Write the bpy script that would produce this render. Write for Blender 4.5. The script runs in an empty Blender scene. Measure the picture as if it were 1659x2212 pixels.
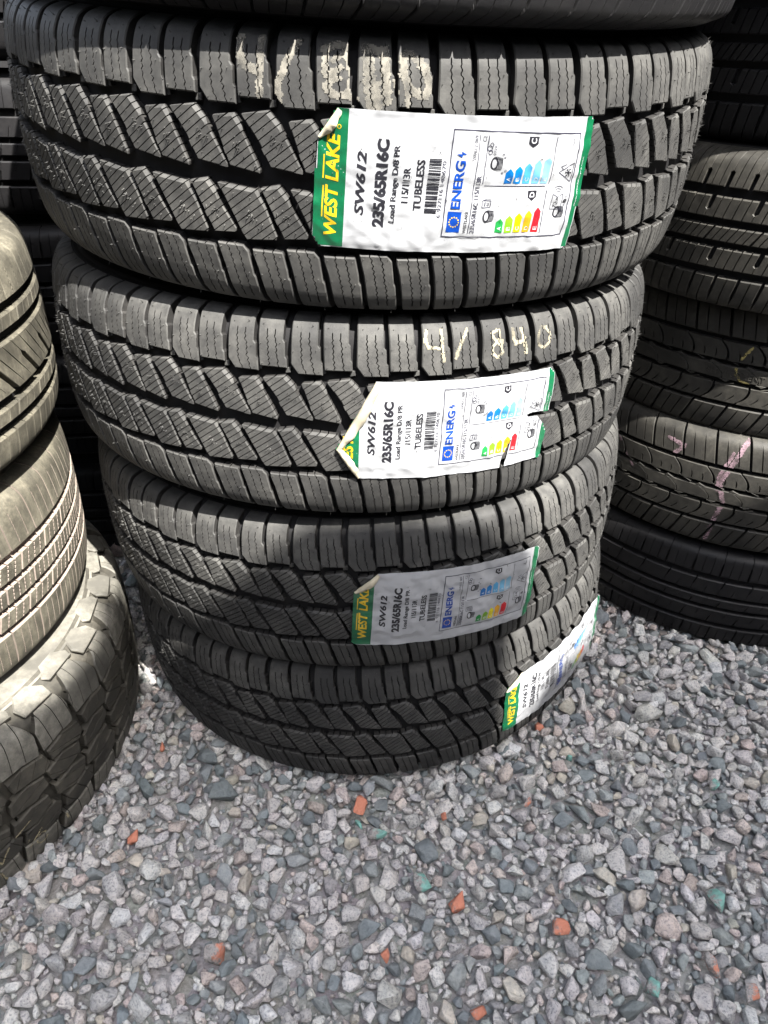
import bpy, bmesh, math, random
import numpy as np
from mathutils import Vector, Matrix, noise

random.seed(7)
RNG = np.random.default_rng(11)
SC = bpy.context.scene
COL = SC.collection

# ------------------------------------------------------------------ camera, sky, sun, exposure
CAM_Z = 0.8352
cam_data = bpy.data.cameras.new('camera')
cam = bpy.data.objects.new('camera', cam_data)
COL.objects.link(cam)
cam_data.sensor_fit = 'VERTICAL'
cam_data.sensor_height = 36.0
cam_data.lens = 36.0 * 1596.67 / 2212.0
cam_data.clip_start = 0.02
cam_data.clip_end = 300.0
_r = Vector((0.9999259, 0.0067700, 0.0101150))
_u = Vector((-0.0121715, 0.5561761, 0.8309753))
_f = Vector((0.0, 0.8310369, -0.5562173))
M = Matrix.Identity(4)
for i in range(3):
    M[i][0], M[i][1], M[i][2] = _r[i], _u[i], -_f[i]
M[2][3] = CAM_Z
cam.matrix_world = M
SC.camera = cam

SUN_AZ = 38.0      # degrees to the right of straight behind the camera
SUN_EL = 57.0
SUN_DIR = Vector((math.sin(math.radians(SUN_AZ)) * math.cos(math.radians(SUN_EL)),
                  -math.cos(math.radians(SUN_AZ)) * math.cos(math.radians(SUN_EL)),
                  math.sin(math.radians(SUN_EL))))
world = bpy.data.worlds.new('World')
SC.world = world
world.use_nodes = True
wn = world.node_tree
bg = wn.nodes['Background']
sky = wn.nodes.new('ShaderNodeTexSky')
sky.sky_type = 'NISHITA'
sky.sun_disc = False
sky.sun_elevation = math.radians(SUN_EL)
sky.sun_rotation = math.atan2(SUN_DIR.x, SUN_DIR.y)
sky.air_density = 1.0
sky.dust_density = 2.0
hz = wn.nodes.new('ShaderNodeHueSaturation')      # thin summer haze: a paler blue
hz.inputs['Saturation'].default_value = 0.46
wn.links.new(sky.outputs['Color'], hz.inputs['Color'])
wn.links.new(hz.outputs['Color'], bg.inputs['Color'])
bg.inputs['Strength'].default_value = 0.125
sun_data = bpy.data.lights.new('sun', 'SUN')
sun_data.energy = 5.0
sun_data.angle = math.radians(0.53)
sun_data.color = (1.0, 0.965, 0.905)
sun = bpy.data.objects.new('sun', sun_data)
COL.objects.link(sun)
sun.location = SUN_DIR * 5
sun.rotation_euler = SUN_DIR.to_track_quat('Z', 'Y').to_euler()
SC.view_settings.view_transform = 'Standard'
SC.view_settings.look = 'None'
SC.view_settings.gamma = 1.0
SC.view_settings.exposure = 2.48


# ------------------------------------------------------------------ materials
def new_mat(name):
    m = bpy.data.materials.new(name)
    m.use_nodes = True
    nt = m.node_tree
    return m, nt, nt.nodes['Principled BSDF']


def nd(nt, typ, **kw):
    n = nt.nodes.new(typ)
    for k, v in kw.items():
        if k in n.inputs:
            n.inputs[k].default_value = v
        else:
            setattr(n, k, v)
    return n


def ramp(nt, src, stops):
    r = nt.nodes.new('ShaderNodeValToRGB')
    e = r.color_ramp.elements
    while len(e) < len(stops):
        e.new(0.5)
    for el, (p, c) in zip(e, stops):
        el.position = p
        el.color = c if len(c) == 4 else (*c, 1)
    nt.links.new(src, r.inputs['Fac'])
    return r


def mixc(nt, fac, a, b):
    m = nt.nodes.new('ShaderNodeMix')
    m.data_type = 'RGBA'
    for sock, v in ((m.inputs['Factor'], fac), (m.inputs['A'], a), (m.inputs['B'], b)):
        if hasattr(v, 'is_output') or isinstance(v, bpy.types.NodeSocket):
            nt.links.new(v, sock)
        else:
            sock.default_value = v if isinstance(v, float) else (*v, 1)
    # colour sockets share the names A / B with the float ones: pick the RGBA ones explicitly
    return m


def mixrgb(nt, fac, a, b):
    m = nt.nodes.new('ShaderNodeMixRGB')
    for sock, v in ((m.inputs[0], fac), (m.inputs[1], a), (m.inputs[2], b)):
        if isinstance(v, bpy.types.NodeSocket):
            nt.links.new(v, sock)
        else:
            sock.default_value = v if isinstance(v, float) else (*v, 1)
    return m.outputs[0]


def rubber(name, base, dust, amount, rough=0.55, scale=14.0, bump=0.25, streak=None, spec=0.3):
    """tyre rubber: dark base, patchy dust film, fine pitted bump"""
    m, nt, p = new_mat(name)
    tc = nd(nt, 'ShaderNodeTexCoord')
    oi = nd(nt, 'ShaderNodeObjectInfo')
    add = nd(nt, 'ShaderNodeVectorMath', operation='MULTIPLY_ADD')
    nt.links.new(tc.outputs['Object'], add.inputs[0])
    add.inputs[1].default_value = (1, 1, 1)
    cmb = nd(nt, 'ShaderNodeCombineXYZ')
    mul = nd(nt, 'ShaderNodeMath', operation='MULTIPLY')
    nt.links.new(oi.outputs['Random'], mul.inputs[0])
    mul.inputs[1].default_value = 37.0
    for i in range(3):
        nt.links.new(mul.outputs[0], cmb.inputs[i])
    nt.links.new(cmb.outputs[0], add.inputs[2])
    co = add.outputs[0]
    n1 = nd(nt, 'ShaderNodeTexNoise', Scale=scale, Detail=6.0, Roughness=0.62)
    nt.links.new(co, n1.inputs['Vector'])
    n2 = nd(nt, 'ShaderNodeTexNoise', Scale=scale * 9, Detail=4.0, Roughness=0.65)
    nt.links.new(co, n2.inputs['Vector'])
    r1 = ramp(nt, n1.outputs['Fac'], [(0.36, (0, 0, 0)), (0.72, (1, 1, 1))])
    r2 = ramp(nt, n2.outputs['Fac'], [(0.35, (0.25, 0.25, 0.25)), (0.75, (1, 1, 1))])
    mm = nd(nt, 'ShaderNodeMath', operation='MULTIPLY')
    nt.links.new(r1.outputs[0], mm.inputs[0])
    nt.links.new(r2.outputs[0], mm.inputs[1])
    ma = nd(nt, 'ShaderNodeMath', operation='MULTIPLY_ADD')
    nt.links.new(mm.outputs[0], ma.inputs[0])
    ma.inputs[1].default_value = amount
    ma.inputs[2].default_value = amount * 0.18
    fac = ma.outputs[0]
    if streak:
        mp = nd(nt, 'ShaderNodeMapping')
        mp.inputs['Scale'].default_value = (90, 90, 9)
        nt.links.new(co, mp.inputs[0])
        n3 = nd(nt, 'ShaderNodeTexNoise', Scale=1.0, Detail=3.0)
        nt.links.new(mp.outputs[0], n3.inputs['Vector'])
        r3 = ramp(nt, n3.outputs['Fac'], [(0.52, (0, 0, 0)), (0.68, (1, 1, 1))])
        m3 = nd(nt, 'ShaderNodeMath', operation='MULTIPLY_ADD')
        nt.links.new(r3.outputs[0], m3.inputs[0])
        m3.inputs[1].default_value = streak
        nt.links.new(fac, m3.inputs[2])
        m3.use_clamp = True
        fac = m3.outputs[0]
    c = mixrgb(nt, fac, base, dust)
    nt.links.new(c, p.inputs['Base Color'])
    rr = nd(nt, 'ShaderNodeMath', operation='MULTIPLY_ADD')
    nt.links.new(fac, rr.inputs[0])
    rr.inputs[1].default_value = 0.35
    rr.inputs[2].default_value = rough
    nt.links.new(rr.outputs[0], p.inputs['Roughness'])
    p.inputs['Specular IOR Level'].default_value = spec
    n4 = nd(nt, 'ShaderNodeTexNoise', Scale=650.0, Detail=3.0, Roughness=0.7)
    nt.links.new(co, n4.inputs['Vector'])
    b = nd(nt, 'ShaderNodeBump', Strength=bump, Distance=0.0006)
    nt.links.new(n4.outputs['Fac'], b.inputs['Height'])
    nt.links.new(b.outputs[0], p.inputs['Normal'])
    return m


def plain(name, col, rough=0.5, spec=0.4, mottle=0.0):
    m, nt, p = new_mat(name)
    if mottle:
        tc = nd(nt, 'ShaderNodeTexCoord')
        n = nd(nt, 'ShaderNodeTexNoise', Scale=60.0, Detail=5.0)
        nt.links.new(tc.outputs['Object'], n.inputs['Vector'])
        r = ramp(nt, n.outputs['Fac'], [(0.35, tuple(c * (1 - mottle) for c in col)), (0.65, col)])
        nt.links.new(r.outputs[0], p.inputs['Base Color'])
    else:
        p.inputs['Base Color'].default_value = (*col, 1)
    p.inputs['Roughness'].default_value = rough
    p.inputs['Specular IOR Level'].default_value = spec
    return m


def chalk(name, col, cover=0.5):
    """dry marker: breaks up where the rubber is rough"""
    m, nt, p = new_mat(name)
    p.inputs['Roughness'].default_value = 0.9
    p.inputs['Specular IOR Level'].default_value = 0.1
    tc = nd(nt, 'ShaderNodeTexCoord')
    n = nd(nt, 'ShaderNodeTexNoise', Scale=75.0, Detail=5.0, Roughness=0.6)
    nt.links.new(tc.outputs['Object'], n.inputs['Vector'])
    r = ramp(nt, n.outputs['Fac'], [(0.46 - cover * 0.35, (0.05, 0.05, 0.05)), (0.72 - cover * 0.25, (0.92, 0.92, 0.92))])
    cc = mixrgb(nt, n.outputs['Fac'], tuple(c * 0.7 for c in col), col)
    nt.links.new(cc, p.inputs['Base Color'])
    nt.links.new(r.outputs[0], p.inputs['Alpha'])
    return m


M_NEW = rubber('new tread rubber', (0.0125, 0.0129, 0.0142), (0.122, 0.119, 0.110), 0.72, rough=0.5, scale=9, spec=0.14)
M_SIDE = rubber('black sidewall rubber', (0.008, 0.008, 0.009), (0.04, 0.038, 0.034), 0.4, rough=0.75, spec=0.04)
M_DUSTY = rubber('dusty used rubber', (0.017, 0.0158, 0.0125), (0.165, 0.150, 0.112), 0.85, rough=0.65, scale=30, streak=0.22, bump=0.9)
M_BROWN = rubber('brown dust in grooves', (0.15, 0.118, 0.10), (0.28, 0.235, 0.20), 0.9, rough=0.8, scale=18)
M_PALE = rubber('pale dusty off road rubber', (0.032, 0.031, 0.028), (0.27, 0.255, 0.215), 0.9, rough=0.62, scale=13, bump=0.6)
M_ATC = rubber('off road tread darkened for shade', (0.014, 0.0138, 0.0128), (0.17, 0.155, 0.122), 0.7, rough=0.6, scale=11)  # darker than the pale shoulder lugs, painting shade into the middle tread
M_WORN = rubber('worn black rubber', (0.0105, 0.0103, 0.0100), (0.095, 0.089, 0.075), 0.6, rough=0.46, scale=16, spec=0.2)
M_DARK = rubber('black rubber darkened for shade', (0.0075, 0.0075, 0.0085), (0.03, 0.028, 0.027), 0.4, rough=0.45, scale=14, spec=0.2)  # darkest mix, paints shade onto the top tyre and other unlit tyres
M_GROOVE = rubber('groove rubber', (0.009, 0.009, 0.010), (0.03, 0.028, 0.026), 0.4, rough=0.7, spec=0.15)  # kept darker than the tread tops to deepen the shade in the grooves
M_WALL = rubber('block side rubber', (0.0115, 0.0115, 0.012), (0.07, 0.066, 0.06), 0.5, rough=0.55, scale=20, spec=0.14)
M_CHALK = chalk('white tyre chalk', (0.225, 0.212, 0.182), 0.42)
M_CHALK_THIN = chalk('cream tyre chalk', (0.28, 0.255, 0.19), 0.6)
M_PINK = chalk('pink tyre chalk', (0.27, 0.185, 0.215), 0.40)
M_PINKBROWN = chalk('faded pink chalk', (0.16, 0.10, 0.085), 0.6)
M_YELLOW = chalk('yellow tyre chalk', (0.36, 0.30, 0.12), 0.42)
M_SCRIBBLE = chalk('ochre scribble', (0.42, 0.37, 0.24), 0.7)
M_PAPER = plain('white label paper', (0.275, 0.281, 0.293), 0.3, 0.5)
M_BACK = plain('cream label back', (0.40, 0.36, 0.27), 0.6, 0.3, mottle=0.3)
M_GREEN = plain('label green', (0.003, 0.075, 0.030), 0.3, 0.5)
M_GOLD = plain('label gold', (0.42, 0.275, 0.008), 0.35)
M_INK = plain('label black ink', (0.012, 0.012, 0.016), 0.4)
M_GREYINK = plain('label grey ink', (0.030, 0.030, 0.045), 0.4)
M_BLUE = plain('label blue', (0.002, 0.032, 0.20), 0.35)
M_WHITEINK = plain('label white ink', (0.38, 0.385, 0.40), 0.4)
ARROWS = [plain('energy green', (0.010, 0.17, 0.035), 0.35), plain('energy lime', (0.12, 0.25, 0.01), 0.35),
          plain('energy yellow', (0.42, 0.36, 0.0), 0.35), plain('energy orange', (0.42, 0.20, 0.005), 0.35),
          plain('energy red', (0.36, 0.007, 0.012), 0.35)]
BARROWS = [plain('wet grip blue a', (0.0, 0.08, 0.26), 0.35), plain('wet grip blue b', (0.0, 0.11, 0.31), 0.35),
           plain('wet grip blue c', (0.04, 0.20, 0.36), 0.35), plain('wet grip blue d', (0.09, 0.25, 0.38), 0.35),
           plain('wet grip blue e', (0.14, 0.28, 0.38), 0.35)]


# ------------------------------------------------------------------ object helpers
def link(name, verts, faces, mats, parent=None, smooth=None, midx=None):
    me = bpy.data.meshes.new(name)
    me.from_pydata([tuple(v) for v in verts], [], faces)
    for m in (mats if isinstance(mats, (list, tuple)) else [mats]):
        me.materials.append(m)
    if midx is not None:
        me.polygons.foreach_set('material_index', np.asarray(midx, dtype=np.int32))
    if smooth is not None:
        me.polygons.foreach_set('use_smooth', np.asarray(smooth, dtype=bool) if not isinstance(smooth, bool) else np.full(len(me.polygons), smooth))
    me.update()
    o = bpy.data.objects.new(name, me)
    COL.objects.link(o)
    if parent:
        o.parent = parent
    return o


def tag(o, label, cat, group=None, kind=None):
    if label:
        o['label'] = label
    if cat:
        o['category'] = cat
    if group:
        o['group'] = group
    if kind:
        o['kind'] = kind
    return o


# ------------------------------------------------------------------ polygons in the unrolled tread (u along, s across, mm)
# a piece is a list of [u, s, depth, chamfer]: depth / chamfer belong to the edge that starts there
def clip_half(poly, a, b, c, tags=(0.0, 0.0)):
    """keep a*u + b*s <= c; the cut edge gets tags"""
    out = []
    n = len(poly)
    for i in range(n):
        p, q = poly[i], poly[(i + 1) % n]
        dp, dq = a * p[0] + b * p[1] - c, a * q[0] + b * q[1] - c
        if dp <= 0:
            out.append(list(p))
        if (dp <= 0) != (dq <= 0):
            t = dp / (dp - dq)
            x = [p[0] + (q[0] - p[0]) * t, p[1] + (q[1] - p[1]) * t]
            if dp <= 0:
                out.append(x + list(tags))      # leaving: the new edge follows the cut
            else:
                out.append(x + [p[2], p[3]])    # entering: rest of the old edge
    res = []
    for v in out:
        if res and abs(v[0] - res[-1][0]) + abs(v[1] - res[-1][1]) < 1e-6:
            res[-1] = v
        else:
            res.append(v)
    if len(res) > 1 and abs(res[0][0] - res[-1][0]) + abs(res[0][1] - res[-1][1]) < 1e-6:
        res.pop()
    return res if len(res) >= 3 else []


def area(poly):
    return 0.5 * sum(poly[i][0] * poly[(i + 1) % len(poly)][1] - poly[(i + 1) % len(poly)][0] * poly[i][1] for i in range(len(poly)))


def block(pts, depth=8.0, ch=1.2):
    """pts: (u, s) or (u, s, chamfer) in any turning direction"""
    poly = [[p[0], p[1], depth, (p[2] if len(p) > 2 else ch)] for p in pts]
    if area(poly) < 0:
        pr = [[p[0], p[1]] for p in poly[::-1]]
        n = len(poly)
        tg = [poly[(n - 2 - i) % n][2:] for i in range(n)]
        poly = [a + b for a, b in zip(pr, tg)]
    return poly


def siped(poly, ang, step, gap, phase=0.0, depth=3.0):
    """cut a block into slivers by parallel straight sipes"""
    na, nb = -math.sin(math.radians(ang)), math.cos(math.radians(ang))
    d = [na * p[0] + nb * p[1] for p in poly]
    lo, hi = min(d), max(d)
    k = math.floor((lo - phase) / step)
    out = []
    while phase + k * step < hi:
        a0, a1 = phase + k * step + gap / 2, phase + (k + 1) * step - gap / 2
        q = poly
        if a1 < hi:
            q = clip_half(q, na, nb, a1, (depth, 0.0))
        if q and a0 > lo:
            q = clip_half(q, -na, -nb, -a0, (depth, 0.0))
        if q and area(q) > 1.0:
            out.append(q)
        k += 1
    return out


def column(fl, fr, ss, tl=(8, 1.0), tr=(8, 1.0), tb=(8, 1.0), tt=(8, 1.0)):
    """strip of tread between two boundary functions u = f(s); ss ascending"""
    ss = list(ss)
    poly = []
    for i, s in enumerate(ss):                      # right side upward
        poly.append([fr(s), s, *(tr if i < len(ss) - 1 else tt)])
    for i, s in enumerate(reversed(ss)):            # left side downward
        poly.append([fl(s), s, *(tl if i < len(ss) - 1 else tb)])
    return poly


class Profile:
    def __init__(self, R, hw, drop=1.0, shoulder=1.0):
        self.R, self.hw = R, hw
        k = drop
        pts = [(0, R), (0.2 * hw, R - 0.15 * k), (0.35 * hw, R - 0.6 * k), (0.5 * hw, R - 1.3 * k), (0.65 * hw, R - 2.6 * k), (0.78 * hw, R - 4.6 * k), (0.86 * hw, R - 7.4 * k),
               (0.915 * hw, R - 12.5 * shoulder), (0.95 * hw, R - 19 * shoulder), (0.975 * hw, R - 30 * shoulder), (0.992 * hw, R - 45), (hw, R - 62), (hw, R - 85), (0.97 * hw, R - 108), (0.9 * hw, R - 128)]
        # Catmull-Rom
        P = np.array([(-pts[1][0], pts[1][1])] + pts + [(0.8 * hw, R - 146)])
        den = []
        for i in range(1, len(P) - 2):
            for t in np.linspace(0, 1, 8, endpoint=False):
                p0, p1, p2, p3 = P[i - 1], P[i], P[i + 1], P[i + 2]
                den.append(0.5 * (2 * p1 + (p2 - p0) * t + (2 * p0 - 5 * p1 + 4 * p2 - p3) * t * t + (3 * p1 - p0 - 3 * p2 + p3) * t ** 3))
        den = np.array(den)
        ds = np.hypot(*np.diff(den, axis=0).T)
        self.s = np.concatenate([[0], np.cumsum(ds)])
        self.z, self.r = den[:, 0], den[:, 1]
        tz, tr = np.gradient(self.z, self.s), np.gradient(self.r, self.s)
        self.nz, self.nr = -tr, tz

    def at(self, s):
        a = np.abs(s)
        sg = np.where(np.asarray(s) < 0, -1.0, 1.0)
        return (np.interp(a, self.s, self.z) * sg, np.interp(a, self.s, self.r), np.interp(a, self.s, self.nz) * sg, np.interp(a, self.s, self.nr))

    def map(self, u, s, h, theta0=0.0):
        """mm -> metres, z measured from the tyre's own base plane"""
        u, s, h = (np.asarray(x, dtype=float) for x in (u, s, h))
        z, r, nz, nr = self.at(s)
        th = u / self.R + theta0
        rr = (r + nr * h) / 1000.0
        return np.stack([rr * np.sin(th), -rr * np.cos(th), (z + nz * h + self.hw) / 1000.0], axis=-1)


class Design:
    """one pitch of tread, repeated n times round the tyre"""
    def __init__(self, prof, n, s_end=112.0, depth=8.0):
        self.p, self.n, self.s_end, self.depth = prof, n, s_end, depth
        self.per = 2 * math.pi * prof.R / n
        self.V, self.F, self.S, self.K = [], [], [], []     # (u,s,h), faces, smooth, material slot
        self.tops = []

    def add(self, poly, raise_h=0.0, slab=True, nubs=0, slot=0):
        if not poly:
            return
        if area(poly) < 0.3:
            return
        self.tops.append([(p[0], p[1]) for p in poly])
        cuts = []
        if slab:
            lo, hi = min(p[1] for p in poly), max(p[1] for p in poly)
            hw = self.p.hw
            cand = [0.45 * hw, 0.6 * hw, 0.7 * hw, 0.78 * hw] + [0.78 * hw + 3.0 * k for k in range(1, 14)]
            cuts = sorted([s for c in cand for s in (c, -c) if lo + 0.4 < s < hi - 0.4])
        pieces = []
        rest = poly
        for c in cuts:
            a = clip_half(rest, 0, 1, c)
            rest = clip_half(rest, 0, -1, -c)
            if a:
                pieces.append(a)
            if not rest:
                break
        if rest:
            pieces.append(rest)
        cache = {}
        for q in pieces:
            self._emit(q, raise_h, cache, slot)
        for _ in range(nubs):
            w = RNG.random(len(poly)) ** 3
            w /= w.sum()
            c = sum(wi * np.array(p[:2]) for wi, p in zip(w, poly))
            cen = np.mean([p[:2] for p in poly], axis=0)
            self.nub(*(c + (cen - c) * 0.2), raise_h)

    def nub(self, u, s, h0=0.0):
        i = len(self.V)
        r = 0.55
        h = RNG.uniform(0.8, 2.2) if RNG.random() < 0.75 else RNG.uniform(2.4, 4.2)
        du, dv = RNG.normal(0, 0.25 * h, 2)
        self.V += [(u + r, s, h0 - 0.2), (u - r * 0.5, s + r * 0.87, h0 - 0.2), (u - r * 0.5, s - r * 0.87, h0 - 0.2), (u + du, s + dv, h0 + h)]
        self.F += [(i, i + 1, i + 3), (i + 1, i + 2, i + 3), (i + 2, i, i + 3)]
        self.S += [False] * 3
        self.K += [0] * 3

    def _emit(self, q, h0, cache, slot):
        n = len(q)
        P = np.array([[p[0], p[1]] for p in q])
        dep = [p[2] for p in q]
        ch = np.array([p[3] for p in q])
        E = np.roll(P, -1, axis=0) - P
        L = np.hypot(E[:, 0], E[:, 1]) + 1e-9
        Nn = np.stack([-E[:, 1], E[:, 0]], axis=1) / L[:, None]        # inward for ccw
        for scale in (1.0, 0.5, 0.2, 0.0):
            I = P.copy()
            c = ch * scale
            for i in range(n):
                j = (i - 1) % n
                if c[i] == 0 and c[j] == 0:
                    continue
                A = np.array([Nn[j], Nn[i]])
                rhs = np.array([Nn[j] @ P[i] + c[j], Nn[i] @ P[i] + c[i]])
                if abs(np.linalg.det(A)) < 0.12:
                    I[i] = P[i] + Nn[i] * max(c[i], c[j])
                else:
                    I[i] = np.linalg.solve(A, rhs)
            E2 = np.roll(I, -1, axis=0) - I
            if scale == 0.0 or np.all((E2 * E).sum(1) > -1e-6):
                break
        hO = [h0 - 1.05 * max(c[i], c[(i - 1) % n]) for i in range(n)]
        base = len(self.V)

        def vert(u, s, h):
            self.V.append((u, s, h))
            return len(self.V) - 1

        top = []
        for i in range(n):
            key = (round(I[i][0], 3), round(I[i][1], 3))
            if key not in cache:
                cache[key] = vert(I[i][0], I[i][1], h0)
            top.append(cache[key])
        dd = [k for i, k in enumerate(top) if k != top[i - 1]]
        if len(set(dd)) >= 3:
            self.F.append(tuple(dd))
            self.S.append(True)
            self.K.append(slot)
        for i in range(n):
            j = (i + 1) % n
            if dep[i] <= 0:
                continue
            ia, ib = vert(I[i][0], I[i][1], h0), vert(I[j][0], I[j][1], h0)
            oa, ob = vert(P[i][0], P[i][1], hO[i]), vert(P[j][0], P[j][1], hO[j])
            da, db = vert(P[i][0], P[i][1], h0 - dep[i]), vert(P[j][0], P[j][1], h0 - dep[i])
            if c[i] > 0:
                self.F += [(oa, ob, ib, ia), (da, db, ob, oa)]
                self.S += [False, False]
                self.K += [slot, 1]
            else:
                self.F.append((da, db, ob, ib, ia, oa))
                self.S.append(False)
                self.K.append(1)

    def build(self, name, mats, parent, groove=None):
        """tile the pitch; the tread floor is lathed underneath"""
        V = np.array(self.V)
        nv = len(V)
        vs, fs, sm, ks = [], [], [], []
        for k in range(self.n):
            vs.append(self.p.map(V[:, 0] + k * self.per, V[:, 1], V[:, 2]))
            o = k * nv
            fs += [tuple(i + o for i in f) for f in self.F]
        sm = self.S * self.n
        ks = self.K * self.n
        vs = np.concatenate(vs)
        # tread floor
        ss = np.unique(np.concatenate([np.linspace(-self.s_end - 14, self.s_end + 14, 70), (groove or [])]))
        dep = np.clip((self.s_end + 10 - np.abs(ss)) / 16.0, 0, 1) * self.depth
        seg = 200
        th = np.linspace(0, 2 * math.pi * self.p.R, seg, endpoint=False)
        UU, SS = np.meshgrid(th, ss, indexing='ij')
        fl = self.p.map(UU.ravel(), SS.ravel(), np.tile(-dep, seg))
        o = len(vs)
        ns = len(ss)
        for a in range(seg):
            b = (a + 1) % seg
            for j in range(ns - 1):
                fs.append((o + a * ns + j, o + b * ns + j, o + b * ns + j + 1, o + a * ns + j + 1))
        nf = seg * (ns - 1)
        sm = sm + [True] * nf
        ks = ks + [len(mats) - 1] * nf
        return link(name, np.concatenate([vs, fl]), fs, mats, parent, smooth=sm, midx=ks)


def build_sidewall(prof, s_from, mat, parent, rings=True):
    """both sidewalls, the beads and the inner liner as one lathed skin"""
    z0, r0 = prof.at(np.array([s_from - 1.0]))[:2]
    out = [(float(z), float(r)) for z, r in zip(*[a for a in prof.at(np.linspace(s_from - 6, prof.s[-1], 34))[:2]])]
    hw, R = prof.hw, prof.R
    out = [(z - 0.3, r - 0.3) if i < 4 else (z, r) for i, (z, r) in enumerate(out)]
    if rings:
        out = [(z + (0.9 if 12 < i < 15 or i == 22 else 0.0), r) for i, (z, r) in enumerate(out)]
    rb = out[-1][1]
    out += [(hw * 0.80, rb - 9), (hw * 0.72, rb - 13), (hw * 0.64, rb - 9), (hw * 0.70, rb + 10), (hw * 0.86, R - 80), (hw * 0.86, R - 45), (hw * 0.74, R - 24), (hw * 0.4, R - 18), (0, R - 17)]
    prof_pts = out + [(-z, r) for z, r in reversed(out[:-1])]
    seg = 128
    n = len(prof_pts)
    vs, fs = [], []
    for a in range(seg):
        t = 2 * math.pi * a / seg
        for z, r in prof_pts:
            vs.append((r * math.sin(t) / 1000, -r * math.cos(t) / 1000, (z + hw) / 1000))
    for a in range(seg):
        b = (a + 1) % seg
        for j in range(n - 1):
            fs.append((a * n + j, a * n + j + 1, b * n + j + 1, b * n + j))
    return link('sidewall', vs, fs, mat, parent, smooth=True)


def zig(s, amp=0.55, wl=4.4, ph=0.0):
    t = ((s / wl + ph) % 1.0)
    return amp * (abs(2 * t - 1) * 2 - 1)


def lerp(pts):
    xs = [p[0] for p in pts]
    ys = [p[1] for p in pts]
    return lambda s: float(np.interp(s, xs, ys))


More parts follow.
